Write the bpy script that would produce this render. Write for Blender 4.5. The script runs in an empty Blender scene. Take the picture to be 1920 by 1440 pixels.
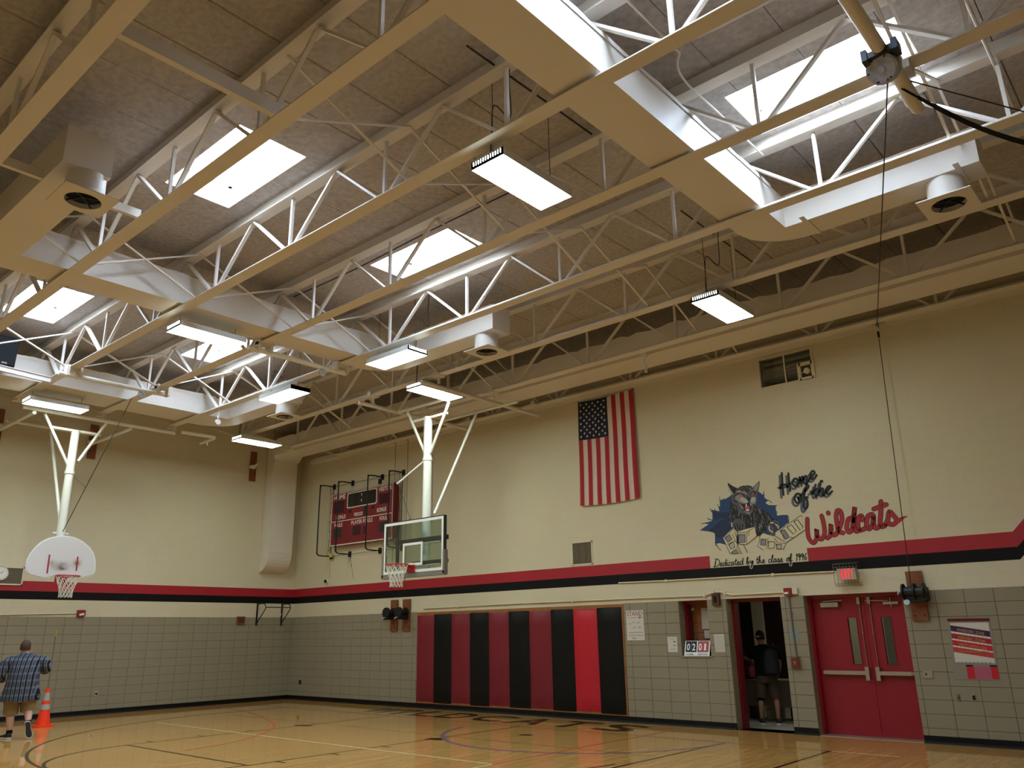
import bpy, bmesh, math, random
from mathutils import Vector as V, Matrix
random.seed(7)
C = bpy.context.scene.collection
SC = bpy.context.scene
PI = math.pi

# ------------------------------------------------------------------ camera, sky, exposure
FPX = 1502.05                                    # focal length in pixels of the 1920-wide frame
CAM = V((21.2263, -14.1695, 1.7104))
YAW, PITCH, ROLL = -0.7196, 0.3011, -0.0168
FW = V((math.sin(YAW) * math.cos(PITCH), math.cos(YAW) * math.cos(PITCH), math.sin(PITCH)))
_r = V((math.cos(YAW), -math.sin(YAW), 0)); _u = _r.cross(FW)
RT = _r * math.cos(ROLL) + _u * math.sin(ROLL)
UP = -_r * math.sin(ROLL) + _u * math.cos(ROLL)
cd = bpy.data.cameras.new('camera'); cam = bpy.data.objects.new('camera', cd); C.objects.link(cam)
cd.sensor_fit = 'HORIZONTAL'; cd.sensor_width = 36.0; cd.lens = FPX * 36.0 / 1920.0
cd.clip_start = 0.05; cd.clip_end = 200
cam.matrix_world = Matrix(((RT.x, UP.x, -FW.x, CAM.x), (RT.y, UP.y, -FW.y, CAM.y), (RT.z, UP.z, -FW.z, CAM.z), (0, 0, 0, 1)))
SC.camera = cam
SKY_STRENGTH = 14.0
LAMP_STRENGTH = 17.0
w = bpy.data.worlds.new('overcast_sky'); SC.world = w; w.use_nodes = True
w.node_tree.nodes['Background'].inputs[0].default_value = (0.70, 0.83, 1.0, 1)
w.node_tree.nodes['Background'].inputs[1].default_value = SKY_STRENGTH
SC.view_settings.view_transform = 'Standard'; SC.view_settings.look = 'None'
SC.view_settings.exposure = 1.12; SC.view_settings.gamma = 1.0; SC.view_settings.use_curve_mapping = False
SC.cycles.use_denoising = True
SC.cycles.max_bounces = 10; SC.cycles.diffuse_bounces = 6; SC.cycles.transparent_max_bounces = 12
SC.cycles.sample_clamp_indirect = 6.0
# skylights: x0, x1, y0, y1 of the openings in the roof deck
SKYLIGHTS = [(11.32, 13.26, -10.03, -9.06), (11.32, 13.26, -6.47, -5.55), (17.86, 19.80, -6.47, -5.46),
             (4.74, 6.70, -10.03, -9.06), (4.74, 6.70, -6.47, -5.55), (17.86, 19.80, -10.03, -9.06)]
DECK = 7.68
for i, (a, b, c, d) in enumerate(SKYLIGHTS):      # daylight portals in the skylight openings
    ld = bpy.data.lights.new('skylight_portal', 'AREA'); ld.shape = 'RECTANGLE'; ld.size = b - a - 0.02; ld.size_y = d - c - 0.02
    ld.cycles.is_portal = True
    lo = bpy.data.objects.new('skylight_portal', ld); lo.location = ((a + b) / 2, (c + d) / 2, DECK + 0.2); C.objects.link(lo)

# ------------------------------------------------------------------ photo pixel -> point on a plane of the hall
def ray(px, py): return FW + RT * ((px - 960) / FPX) - UP * ((py - 720) / FPX)
def onx(px, py, x): d = ray(px, py); return CAM + d * ((x - CAM.x) / d.x)
def ony(px, py, y=0.0): d = ray(px, py); return CAM + d * ((y - CAM.y) / d.y)
def onz(px, py, z=0.0): d = ray(px, py); return CAM + d * ((z - CAM.z) / d.z)

# ------------------------------------------------------------------ mesh building
WORLD = {}
class MB:
    def __init__(s): s.v = []; s.f = []; s.m = []; s.s = []
    def face(s, pts, m=0, sm=False):
        n = len(s.v); s.v += [tuple(p) for p in pts]; s.f.append(tuple(range(n, n + len(pts)))); s.m.append(m); s.s.append(sm)
    def grid(s, rows, m=0, sm=True, closed=False):
        n = len(s.v); R = len(rows); K = len(rows[0])
        for r in rows: s.v += [tuple(p) for p in r]
        for i in range(R - 1):
            for j in range(K if closed else K - 1):
                k = (j + 1) % K
                s.f.append((n + i * K + j, n + i * K + k, n + (i + 1) * K + k, n + (i + 1) * K + j)); s.m.append(m); s.s.append(sm)
    def box(s, x0, x1, y0, y1, z0, z1, m=0):
        s.obox(V(((x0 + x1) / 2, (y0 + y1) / 2, (z0 + z1) / 2)), V((1, 0, 0)), V((0, 1, 0)), V((0, 0, 1)), abs(x1 - x0) / 2, abs(y1 - y0) / 2, abs(z1 - z0) / 2, m)
    def obox(s, c, ax, ay, az, hx, hy, hz, m=0):
        n = len(s.v); c = V(c)
        for k in (-1, 1):
            for j in (-1, 1):
                for i in (-1, 1): s.v.append(tuple(c + ax * (hx * i) + ay * (hy * j) + az * (hz * k)))
        for q in ((0, 2, 3, 1), (4, 5, 7, 6), (0, 1, 5, 4), (2, 6, 7, 3), (0, 4, 6, 2), (1, 3, 7, 5)):
            s.f.append(tuple(n + i for i in q)); s.m.append(m); s.s.append(False)
    def bar(s, p, q, w, h, up=V((0, 0, 1)), m=0):
        p, q = V(p), V(q); d = q - p; L = d.length
        if L < 1e-6: return
        d = d / L; a = d.cross(up)
        if a.length < 1e-4: a = d.cross(V((1, 0, 0)))
        a.normalize(); b = a.cross(d)
        s.obox((p + q) / 2, d, a, b, L / 2, w / 2, h / 2, m)
    def tube(s, pts, r, n=8, closed=False, m=0, caps=True):
        pts = [V(p) for p in pts]; N = len(pts); rs = r if isinstance(r, (list, tuple)) else [r] * N
        rings = []; a = None
        for i in range(N):
            t = (pts[(i + 1) % N] - pts[i - 1]) if closed else (pts[min(i + 1, N - 1)] - pts[max(i - 1, 0)])
            t = t.normalized() if t.length > 1e-9 else V((0, 0, 1))
            if a is None:
                a = t.cross(V((0, 0, 1)))
                if a.length < 1e-3: a = t.cross(V((1, 0, 0)))
            a = a - t * a.dot(t); a.normalize(); b = t.cross(a)
            rings.append([pts[i] + (a * math.cos(2 * PI * k / n) + b * math.sin(2 * PI * k / n)) * rs[i] for k in range(n)])
        if closed: rings.append(rings[0])
        s.grid(rings, m, True, True)
        if caps and not closed: s.face(rings[0][::-1], m); s.face(rings[-1], m)
    def cyl(s, p, q, r, n=16, m=0, r2=None): s.tube([p, q], [r, r if r2 is None else r2], n, m=m)
    def loft(s, rings, m=0, cap0=True, cap1=True, sm=True):
        s.grid(rings, m, sm, True)
        if cap0: s.face(rings[0][::-1], m, sm)
        if cap1: s.face(rings[-1], m, sm)
    def prism(s, poly, off, m=0, back=True):
        poly = [V(p) for p in poly]; off = V(off); q = [p + off for p in poly]; K = len(poly)
        s.face(q, m)
        if back: s.face(poly[::-1], m)
        for i in range(K): s.face([poly[i], poly[(i + 1) % K], q[(i + 1) % K], q[i]], m)
    def ribbon(s, pts, w, n, m=0, cap=6):
        """flat stroke of width w (number or list) along pts in the plane of normal n, with round ends"""
        pts = [V(p) for p in pts]; N = len(pts); ws = w if isinstance(w, list) else [w] * N; n = V(n); L = []; R = []
        for i in range(N):
            t = pts[min(i + 1, N - 1)] - pts[max(i - 1, 0)]; a = n.cross(t)
            if a.length < 1e-9: a = V((0, 0, 1))
            a.normalize(); L.append(pts[i] + a * ws[i] / 2); R.append(pts[i] - a * ws[i] / 2)
        s.grid([L, R], m, False)
        for e, (p, o) in enumerate(((pts[0], pts[0] - pts[1]), (pts[-1], pts[-1] - pts[-2]))):
            if cap and o.length > 1e-9:
                o = o.normalized(); a = n.cross(o).normalized(); r = ws[0 if e == 0 else -1] / 2
                s.face([p + a * r * math.cos(PI * k / cap) + o * r * math.sin(PI * k / cap) for k in range(cap + 1)], m)
    def build(s, name, mats, parent=None, loc=None):
        me = bpy.data.meshes.new(name)
        if parent is not None: o0 = WORLD[parent.name]
        elif loc is not None: o0 = V(loc)
        else:
            xs = [p[0] for p in s.v]; ys = [p[1] for p in s.v]; zs = [p[2] for p in s.v]
            o0 = V(((min(xs) + max(xs)) / 2, (min(ys) + max(ys)) / 2, min(zs)))
        me.from_pydata([(p[0] - o0.x, p[1] - o0.y, p[2] - o0.z) for p in s.v], [], s.f)
        for m in (mats if isinstance(mats, (list, tuple)) else [mats]): me.materials.append(m)
        me.polygons.foreach_set('material_index', s.m); me.polygons.foreach_set('use_smooth', s.s); me.update()
        ob = bpy.data.objects.new(name, me); C.objects.link(ob)
        if parent is not None: ob.parent = parent
        else: ob.location = o0
        WORLD[ob.name] = o0
        return ob

def tag(o, label=None, cat=None, group=None, kind=None):
    for k, v in (('label', label), ('category', cat), ('group', group), ('kind', kind)):
        if v: o[k] = v
    return o
def thing(name, label, cat, loc, group=None):
    o = bpy.data.objects.new(name, None); o.empty_display_size = 0.1; C.objects.link(o); o.location = loc; WORLD[o.name] = V(loc)
    return tag(o, label, cat, group)
def link_copy(src, name, parent, delta=V((0, 0, 0))):
    """another piece that shares src's mesh, moved by delta"""
    o = src.copy(); o.name = name; C.objects.link(o); o.parent = parent; o.location = src.location + delta; WORLD[o.name] = WORLD[src.name] + delta
    return o
def smooth(pts, k=6, closed=False):
    """Catmull-Rom through points"""
    P = [V(p) for p in pts]; N = len(P); out = []
    for i in range(N if closed else N - 1):
        a, b, c, d = (P[(i - 1) % N], P[i], P[(i + 1) % N], P[(i + 2) % N]) if closed else (P[max(i - 1, 0)], P[i], P[i + 1], P[min(i + 2, N - 1)])
        for j in range(k):
            t = j / k
            out.append(0.5 * ((2 * b) + (c - a) * t + (2 * a - 5 * b + 4 * c - d) * t * t + (3 * b - a - 3 * c + d) * t ** 3))
    if not closed: out.append(P[-1])
    return out

# ------------------------------------------------------------------ lettering, taken from the built-in typeface
WORDS = ['HOME', 'VISITOR', 'BONUS', 'PERIOD', 'FOULS', 'PLAYER FOULS', 'EXIT', 'STAND', 'ANAEROBIC ZONE', 'AEROBIC ZONE', 'WEIGHT CONTROL ZONE',
         'HOME     VISITOR', '0', '1', '2', 'T', ':', 'W', 'I', 'L', 'D', 'C', 'A', 'S']
GLYPH = {}
def make_words():
    obs = []
    for t in WORDS:
        c = bpy.data.curves.new('lettering', 'FONT'); c.body = t; c.resolution_u = 3; c.offset = 0.018; c.fill_mode = 'FRONT'
        o = bpy.data.objects.new('lettering', c); C.objects.link(o); obs.append((t, o, c))
    bpy.context.view_layer.update(); dg = bpy.context.evaluated_depsgraph_get()
    for t, o, c in obs:
        me = bpy.data.meshes.new_from_object(o.evaluated_get(dg))
        vs = [(p.co.x, p.co.y) for p in me.vertices]; x0 = min(p[0] for p in vs); x1 = max(p[0] for p in vs); y0 = min(p[1] for p in vs); y1 = max(p[1] for p in vs)
        GLYPH[t] = ([((p[0] - x0) / (x1 - x0), (p[1] - y0) / (y1 - y0)) for p in vs], [tuple(p.vertices) for p in me.polygons])
        bpy.data.objects.remove(o); bpy.data.curves.remove(c); bpy.data.meshes.remove(me)
make_words()
def letters(mb, t, o, ux, uy, m=0):
    """word t fills the parallelogram at o spanned by ux (width) and uy (height)"""
    vs, fs = GLYPH[t]; n = len(mb.v); o, ux, uy = V(o), V(ux), V(uy)
    mb.v += [tuple(o + ux * a + uy * b) for a, b in vs]
    for f in fs: mb.f.append(tuple(n + i for i in f)); mb.m.append(m); mb.s.append(False)

# ------------------------------------------------------------------ materials
def lin(h):
    h = h.lstrip('#'); c = [int(h[i:i + 2], 16) / 255 for i in (0, 2, 4)]
    return tuple(x / 12.92 if x <= 0.04045 else ((x + 0.055) / 1.055) ** 2.4 for x in c) + (1.0,)
def mat(name, col, rough=0.6, metal=0.0, spec=0.5, var=0.0, scale=3.0, bump=0.0, bscale=40.0, emit=None, estr=0.0, alpha=None, col2=None):
    m = bpy.data.materials.new(name); m.use_nodes = True; nt = m.node_tree; b = nt.nodes['Principled BSDF']
    c = lin(col) if isinstance(col, str) else tuple(col)
    b.inputs['Base Color'].default_value = c; b.inputs['Roughness'].default_value = rough; b.inputs['Metallic'].default_value = metal
    b.inputs['Specular IOR Level'].default_value = spec
    tc = None
    if var or bump:
        tc = nt.nodes.new('ShaderNodeTexCoord')
    if var:
        n = nt.nodes.new('ShaderNodeTexNoise'); n.inputs['Scale'].default_value = scale; n.inputs['Detail'].default_value = 6
        r = nt.nodes.new('ShaderNodeValToRGB'); r.color_ramp.elements[0].position = 0.3; r.color_ramp.elements[1].position = 0.7
        d = lin(col2) if col2 else tuple(max(0, x * (1 - var)) for x in c[:3]) + (1,)
        r.color_ramp.elements[0].color = d; r.color_ramp.elements[1].color = c
        nt.links.new(tc.outputs['Object'], n.inputs['Vector']); nt.links.new(n.outputs['Fac'], r.inputs[0]); nt.links.new(r.outputs[0], b.inputs['Base Color'])
    if bump:
        n2 = nt.nodes.new('ShaderNodeTexNoise'); n2.inputs['Scale'].default_value = bscale; n2.inputs['Detail'].default_value = 4
        bp = nt.nodes.new('ShaderNodeBump'); bp.inputs['Strength'].default_value = bump; bp.inputs['Distance'].default_value = 0.02
        nt.links.new(tc.outputs['Object'], n2.inputs['Vector']); nt.links.new(n2.outputs['Fac'], bp.inputs['Height']); nt.links.new(bp.outputs[0], b.inputs['Normal'])
    if emit:
        b.inputs['Emission Color'].default_value = lin(emit); b.inputs['Emission Strength'].default_value = estr
    return m
def glass(name, tint, gloss=0.08, rough=0.02):
    m = bpy.data.materials.new(name); m.use_nodes = True; nt = m.node_tree; nt.nodes.remove(nt.nodes['Principled BSDF'])
    t = nt.nodes.new('ShaderNodeBsdfTransparent'); t.inputs[0].default_value = lin(tint)
    g = nt.nodes.new('ShaderNodeBsdfGlossy'); g.inputs['Roughness'].default_value = rough
    x = nt.nodes.new('ShaderNodeMixShader'); x.inputs[0].default_value = gloss
    nt.links.new(t.outputs[0], x.inputs[1]); nt.links.new(g.outputs[0], x.inputs[2]); nt.links.new(x.outputs[0], nt.nodes['Material Output'].inputs[0])
    return m
def block_wall(name, col, bw=0.4064, bh=0.2032, axis='x'):
    """painted concrete block: even paint with faint joints in relief"""
    m = mat(name, col, rough=0.55, spec=0.35); nt = m.node_tree; b = nt.nodes['Principled BSDF']
    tc = nt.nodes.new('ShaderNodeTexCoord'); mp = nt.nodes.new('ShaderNodeMapping')
    mp.inputs['Rotation'].default_value = (PI / 2, 0, 0) if axis == 'x' else (PI / 2, 0, PI / 2)
    sx = nt.nodes.new('ShaderNodeSeparateXYZ'); cx = nt.nodes.new('ShaderNodeCombineXYZ')
    nt.links.new(tc.outputs['Object'], sx.inputs[0]); nt.links.new(sx.outputs[0 if axis == 'x' else 1], cx.inputs[0]); nt.links.new(sx.outputs[2], cx.inputs[1])
    br = nt.nodes.new('ShaderNodeTexBrick'); br.inputs['Scale'].default_value = 1.0; br.inputs['Brick Width'].default_value = bw; br.inputs['Row Height'].default_value = bh
    br.inputs['Mortar Size'].default_value = 0.005; br.inputs['Mortar Smooth'].default_value = 0.6
    nt.links.new(cx.outputs[0], br.inputs['Vector'])
    c = lin(col); br.inputs['Color1'].default_value = c; br.inputs['Color2'].default_value = tuple(x * 0.985 for x in c[:3]) + (1,); br.inputs['Mortar'].default_value = tuple(x * 0.94 for x in c[:3]) + (1,)
    n = nt.nodes.new('ShaderNodeTexNoise'); n.inputs['Scale'].default_value = 1.4; n.inputs['Detail'].default_value = 5
    mx = nt.nodes.new('ShaderNodeMix'); mx.data_type = 'RGBA'; mx.blend_type = 'MULTIPLY'; mx.inputs[0].default_value = 0.10
    nt.links.new(tc.outputs['Object'], n.inputs['Vector']); nt.links.new(br.outputs['Color'], mx.inputs[6]); nt.links.new(n.outputs['Color'], mx.inputs[7]); nt.links.new(mx.outputs[2], b.inputs['Base Color'])
    bp = nt.nodes.new('ShaderNodeBump'); bp.inputs['Strength'].default_value = 0.18; bp.inputs['Distance'].default_value = 0.01; bp.invert = True
    nt.links.new(br.outputs['Fac'], bp.inputs['Height']); nt.links.new(bp.outputs[0], b.inputs['Normal'])
    return m
def wood_floor(name):
    """strip maple floor, boards running across the hall, clear gloss finish"""
    m = mat(name, '#b8874c', rough=0.13, spec=0.55); nt = m.node_tree; b = nt.nodes['Principled BSDF']
    tc = nt.nodes.new('ShaderNodeTexCoord'); sx = nt.nodes.new('ShaderNodeSeparateXYZ'); cx = nt.nodes.new('ShaderNodeCombineXYZ')
    nt.links.new(tc.outputs['Object'], sx.inputs[0]); nt.links.new(sx.outputs[1], cx.inputs[0]); nt.links.new(sx.outputs[0], cx.inputs[1])
    br = nt.nodes.new('ShaderNodeTexBrick'); br.inputs['Scale'].default_value = 1.0; br.inputs['Brick Width'].default_value = 0.9; br.inputs['Row Height'].default_value = 0.057
    br.inputs['Mortar Size'].default_value = 0.0012; br.offset = 0.37; br.offset_frequency = 3
    br.inputs['Color1'].default_value = lin('#cb9c5c'); br.inputs['Color2'].default_value = lin('#bd8d4e'); br.inputs['Mortar'].default_value = lin('#98713c')
    nt.links.new(cx.outputs[0], br.inputs['Vector'])
    mp = nt.nodes.new('ShaderNodeMapping'); mp.inputs['Scale'].default_value = (22, 1.3, 1)
    n = nt.nodes.new('ShaderNodeTexNoise'); n.inputs['Scale'].default_value = 1.0; n.inputs['Detail'].default_value = 5
    nt.links.new(tc.outputs['Object'], mp.inputs[0]); nt.links.new(mp.outputs[0], n.inputs['Vector'])
    mx = nt.nodes.new('ShaderNodeMix'); mx.data_type = 'RGBA'; mx.blend_type = 'OVERLAY'; mx.inputs[0].default_value = 0.22
    nt.links.new(br.outputs['Color'], mx.inputs[6]); nt.links.new(n.outputs['Fac'], mx.inputs[7]); nt.links.new(mx.outputs[2], b.inputs['Base Color'])
    n3 = nt.nodes.new('ShaderNodeTexNoise'); n3.inputs['Scale'].default_value = 0.5
    rr = nt.nodes.new('ShaderNodeMapRange'); rr.inputs[3].default_value = 0.03; rr.inputs[4].default_value = 0.07
    nt.links.new(tc.outputs['Object'], n3.inputs['Vector']); nt.links.new(n3.outputs['Fac'], rr.inputs[0]); nt.links.new(rr.outputs[0], b.inputs['Roughness'])
    return m
def plaid(name):
    m = mat(name, '#5b6078', rough=0.9, spec=0.1); nt = m.node_tree; b = nt.nodes['Principled BSDF']
    tc = nt.nodes.new('ShaderNodeTexCoord'); sx = nt.nodes.new('ShaderNodeSeparateXYZ'); nt.links.new(tc.outputs['Object'], sx.inputs[0])
    geo = []
    for ax, fr, ph in ((0, 10.0, 0.0), (0, 20.0, 0.35), (2, 8.0, 0.1)):
        a = nt.nodes.new('ShaderNodeMath'); a.operation = 'MULTIPLY_ADD'; a.inputs[1].default_value = fr; a.inputs[2].default_value = ph
        if ax == 0:
            ad = nt.nodes.new('ShaderNodeMath'); ad.operation = 'ADD'; nt.links.new(sx.outputs[0], ad.inputs[0]); nt.links.new(sx.outputs[1], ad.inputs[1]); nt.links.new(ad.outputs[0], a.inputs[0])
        else: nt.links.new(sx.outputs[ax], a.inputs[0])
        f = nt.nodes.new('ShaderNodeMath'); f.operation = 'FRACT'; nt.links.new(a.outputs[0], f.inputs[0]); geo.append(f)
    col = None; prev = lin('#454a58')
    for f, thr, c in ((geo[2], 0.30, '#6a6f7c'), (geo[1], 0.22, '#747b8b'), (geo[0], 0.27, '#101117')):
        lt = nt.nodes.new('ShaderNodeMath'); lt.operation = 'LESS_THAN'; lt.inputs[1].default_value = thr; nt.links.new(f.outputs[0], lt.inputs[0])
        mx = nt.nodes.new('ShaderNodeMix'); mx.data_type = 'RGBA'; mx.inputs[7].default_value = lin(c)
        k = nt.nodes.new('ShaderNodeMath'); k.operation = 'MULTIPLY'; k.inputs[1].default_value = 0.85; nt.links.new(lt.outputs[0], k.inputs[0]); nt.links.new(k.outputs[0], mx.inputs[0])
        if col is None: mx.inputs[6].default_value = prev
        else: nt.links.new(col, mx.inputs[6])
        col = mx.outputs[2]
    nt.links.new(col, b.inputs['Base Color'])
    return m
CREAM = '#d6cdb3'
M = {}
M['wall_x'] = block_wall('cream_painted_block', CREAM, axis='x')
M['wall_y'] = block_wall('cream_painted_block_end', CREAM, axis='y')
M['cream'] = mat('cream_paint', CREAM, 0.5)
M['tile'] = mat('glazed_tile', '#938b77', 0.35, spec=0.3, var=0.05, scale=0.9)
M['joint'] = mat('tile_joint', '#4f483a', 0.9)
M['floor'] = wood_floor('maple_floor')
M['red'] = mat('red_paint', '#a3182a', 0.45)
M['black'] = mat('black_paint', '#0f0d10', 0.6, spec=0.2)
M['base'] = mat('black_vinyl', '#0b090a', 0.5, spec=0.25)
M['steel'] = mat('cream_painted_steel', '#ddd7cd', 0.42, var=0.05, scale=2)
M['deck'] = mat('wood_fibre_deck', '#c2bcb8', 0.95, spec=0.1, var=0.25, scale=14, bump=0.6, bscale=60, col2='#a7a19c')
M['duct'] = mat('painted_duct', '#ded8ce', 0.45, var=0.04, scale=1.5)
M['hole'] = mat('dark_opening', '#0a0a0c', 0.9)
M['white'] = mat('white_enamel', '#e6e6e4', 0.4)
M['lens'] = mat('lamp_lens', '#ffffff', 0.5, emit='#edfdf2', estr=LAMP_STRENGTH)
M['curb'] = mat('skylight_curb', '#e3ddd2', 0.6)
M['dome'] = glass('skylight_glazing', '#f6f9ff', 0.01, 0.4)
M['lampgrey'] = mat('lamp_housing_grey', '#cfd1cc', 0.5)
M['pole'] = mat('white_pole_paint', '#e9ebe4', 0.35)
M['darkmetal'] = mat('dark_grey_metal', '#2b3138', 0.45, 0.3)
M['blackmetal'] = mat('black_metal', '#121214', 0.5, 0.2)
M['glassb'] = glass('backboard_glass', '#dfe9e4', 0.10)
M['pane'] = glass('window_glass', '#d8dedc', 0.12)
M['grey'] = mat('grey_padding', '#77736a', 0.7)
M['rim'] = mat('orange_rim', '#b5202c', 0.4)
M['net'] = mat('white_net_cord', '#d8d6cc', 0.9)
def stained_board(name, col, blobs):
    """white board with soft brown ball marks; blobs: (y, z, ry, rz, strength) in metres on the board"""
    m = mat(name, col, 0.4); nt = m.node_tree; b = nt.nodes['Principled BSDF']
    tc = nt.nodes.new('ShaderNodeTexCoord'); tot = None
    n = nt.nodes.new('ShaderNodeTexNoise'); n.inputs['Scale'].default_value = 9; nt.links.new(tc.outputs['Object'], n.inputs['Vector'])
    for y, z, ry, rz, st in blobs:
        mp = nt.nodes.new('ShaderNodeMapping'); mp.vector_type = 'TEXTURE'; mp.inputs['Location'].default_value = (0, y, z); mp.inputs['Scale'].default_value = (1, ry, rz)
        sp = nt.nodes.new('ShaderNodeTexGradient'); sp.gradient_type = 'QUADRATIC_SPHERE'; nt.links.new(tc.outputs['Object'], mp.inputs[0]); nt.links.new(mp.outputs[0], sp.inputs[0])
        k = nt.nodes.new('ShaderNodeMath'); k.operation = 'MULTIPLY'; k.inputs[1].default_value = st; nt.links.new(sp.outputs['Fac'], k.inputs[0])
        if tot is None: tot = k.outputs[0]
        else: a = nt.nodes.new('ShaderNodeMath'); a.operation = 'ADD'; nt.links.new(tot, a.inputs[0]); nt.links.new(k.outputs[0], a.inputs[1]); tot = a.outputs[0]
    q = nt.nodes.new('ShaderNodeMath'); q.operation = 'MULTIPLY'; q.use_clamp = True; nt.links.new(tot, q.inputs[0])
    r = nt.nodes.new('ShaderNodeMapRange'); r.inputs[3].default_value = 0.5; r.inputs[4].default_value = 1.5; nt.links.new(n.outputs['Fac'], r.inputs[0]); nt.links.new(r.outputs[0], q.inputs[1])
    mx = nt.nodes.new('ShaderNodeMix'); mx.data_type = 'RGBA'; mx.inputs[6].default_value = lin(col); mx.inputs[7].default_value = lin('#6f5c48'); nt.links.new(q.outputs[0], mx.inputs[0]); nt.links.new(mx.outputs[2], b.inputs['Base Color'])
    return m
M['padred'] = mat('maroon_vinyl', '#7c1a2c', 0.42, bump=0.15, bscale=6)
M['padbright'] = mat('bright_red_vinyl', '#c01a30', 0.42, bump=0.15, bscale=6)
M['padblack'] = mat('black_vinyl_pad', '#0d0d0f', 0.5, spec=0.25, bump=0.15, bscale=6)
M['ply'] = mat('plywood', '#9a6236', 0.6, var=0.25, scale=5)
M['board'] = mat('brown_stained_board', '#8a4f2b', 0.55, var=0.35, scale=7)
M['dkboard'] = mat('dark_stained_board', '#5b3424', 0.55, var=0.3, scale=7)
M['doorred'] = mat('red_door_paint', '#8e1226', 0.38)
M['framered'] = mat('red_frame_paint', '#740c1a', 0.4)
M['alu'] = mat('aluminium', '#b3aa9c', 0.35, 0.7)
M['chrome'] = mat('polished_steel', '#b9b4ac', 0.22, 0.9)
M['boardred'] = mat('scoreboard_red', '#7c1728', 0.45)
M['trimw'] = mat('cream_trim_line', '#d8cfc6', 0.5)
M['display'] = mat('dark_display', '#1d1f1e', 0.2)
M['dispred'] = mat('dark_red_display', '#3c1522', 0.25)
M['dispgrn'] = mat('dark_green_display', '#1d2a26', 0.25)
M['letter'] = mat('cream_lettering', '#efe6de', 0.5)
M['exitw'] = mat('exit_sign_face', '#bdb4a0', 0.5)
M['exitred'] = mat('lit_red_letters', '#e0203a', 0.5, emit='#ff2040', estr=0.55)
M['wire'] = mat('grey_wire', '#77726a', 0.5, 0.4)
M['cable'] = mat('dark_cable', '#2a2320', 0.6)
M['strap'] = mat('black_webbing', '#121216', 0.8)
M['gear'] = mat('cast_grey_metal', '#b4bbc8', 0.5, 0.1, var=0.3, scale=20)
M['paper'] = mat('white_paper', '#cfcac2', 0.8)
M['paper2'] = mat('pale_paper', '#c3bfb6', 0.8)
M['ink'] = mat('dark_ink', '#4a4a58', 0.8)
M['inkred'] = mat('red_ink', '#a06a7a', 0.8)
M['firered'] = mat('fire_alarm_red', '#8f1a22', 0.4)
M['orange'] = mat('cone_orange', '#ff3d12', 0.5)
M['reflect'] = mat('grey_reflective_band', '#a9a9a4', 0.5)
M['yellow'] = mat('yellow_tip', '#b3a52a', 0.5)
M['greypole'] = mat('grey_pole', '#6d655d', 0.5)
M['skin'] = mat('skin', '#c79a86', 0.55)
M['hair'] = mat('brown_hair', '#463224', 0.75, bump=0.5, bscale=90)
M['plaid'] = plaid('plaid_cloth')
M['khaki'] = mat('khaki_cloth', '#8d7656', 0.85, var=0.1, scale=8)
M['blackcloth'] = mat('black_cloth', '#0c0d11', 0.85, spec=0.2)
M['shoe'] = mat('black_shoe', '#131315', 0.6)
M['sole'] = mat('white_sole', '#d8d6d2', 0.5)
M['flagred'] = mat('flag_red', '#a8202f', 0.8)
M['flagwhite'] = mat('flag_white', '#d2c3b8', 0.8)
M['flagblue'] = mat('flag_blue', '#161a30', 0.8)
M['star'] = mat('flag_star', '#d5d2d4', 0.8)
def paint(n, h): M[n] = mat('paint_' + n, h, 0.6)
for n, h in (('mblue', '#1f3f70'), ('mnavy', '#16294c'), ('mdark', '#1d1c20'), ('mgrey', '#55535a'), ('mlight', '#8d8b8c'), ('mpale', '#b4b1aa'), ('mcream', '#d6cba8'), ('mshade', '#8b8794'),
             ('mpink', '#c4506a'), ('mfang', '#e8e2d8'), ('mred', '#a3242f'), ('mredline', '#3a1316'), ('minkblk', '#1a1d26'), ('mshadow', '#5a5e6e'), ('mwhite', '#cfc6ae')): paint(n, h)
# ================================================================== THE SETTING
XR, YF = 26.5, -17.5                              # far right wall and the wall behind the camera
TILE_TOP, RH, CW = 2.247, 0.2032, 0.4079          # glazed tile wainscot
def cells(mb, x0, x1, z0, z1, holes, place):
    """boxes for a rectangle with rectangular holes; place(mb, xa, xb, za, zb)"""
    xs = sorted({x0, x1, *[h[i] for h in holes for i in (0, 1)]}); zs = sorted({z0, z1, *[h[i] for h in holes for i in (2, 3)]})
    for a, b in zip(xs, xs[1:]):
        for c, d in zip(zs, zs[1:]):
            mx, mz = (a + b) / 2, (c + d) / 2
            if not any(h[0] < mx < h[1] and h[2] < mz < h[3] for h in holes): place(mb, a, b, c, d)
# --- floor with court lines
mb = MB(); mb.box(-0.3, XR, YF, 0.4, -0.2, 0.0); floor = tag(mb.build('floor', M['floor'], loc=(0, 0, 0)), kind='structure')
for n, h in (('court_black', '#3a2a1c'), ('court_cream', '#e6cf9d'), ('court_orange', '#d9663f'), ('court_purple', '#7d6590'), ('court_thin', '#8a6a3e')): M[n] = mat(n, h, 0.16)
def line(name, pts, wid, m, z=0.0012):
    b = MB(); b.ribbon([V((p[0], p[1], z)) for p in pts], wid, (0, 0, 1), cap=0); return b.build(name, M[m], floor)
def arc(cx, cy, r, a0, a1, n=40): return [(cx + r * math.cos(a0 + (a1 - a0) * i / n), cy + r * math.sin(a0 + (a1 - a0) * i / n)) for i in range(n + 1)]
line('lane_line', [(6.52, -1.66), (6.52, -7.47)], 0.04, 'court_black'); line('lane_line', [(10.32, -1.66), (10.32, -7.47)], 0.04, 'court_black')
line('free_throw_line', [(6.52, -7.45), (10.34, -7.45)], 0.05, 'court_black', 0.0014)
line('free_throw_circle', arc(8.42, -7.45, 1.86, PI, 2 * PI), 0.05, 'court_black', 0.0016)
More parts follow.
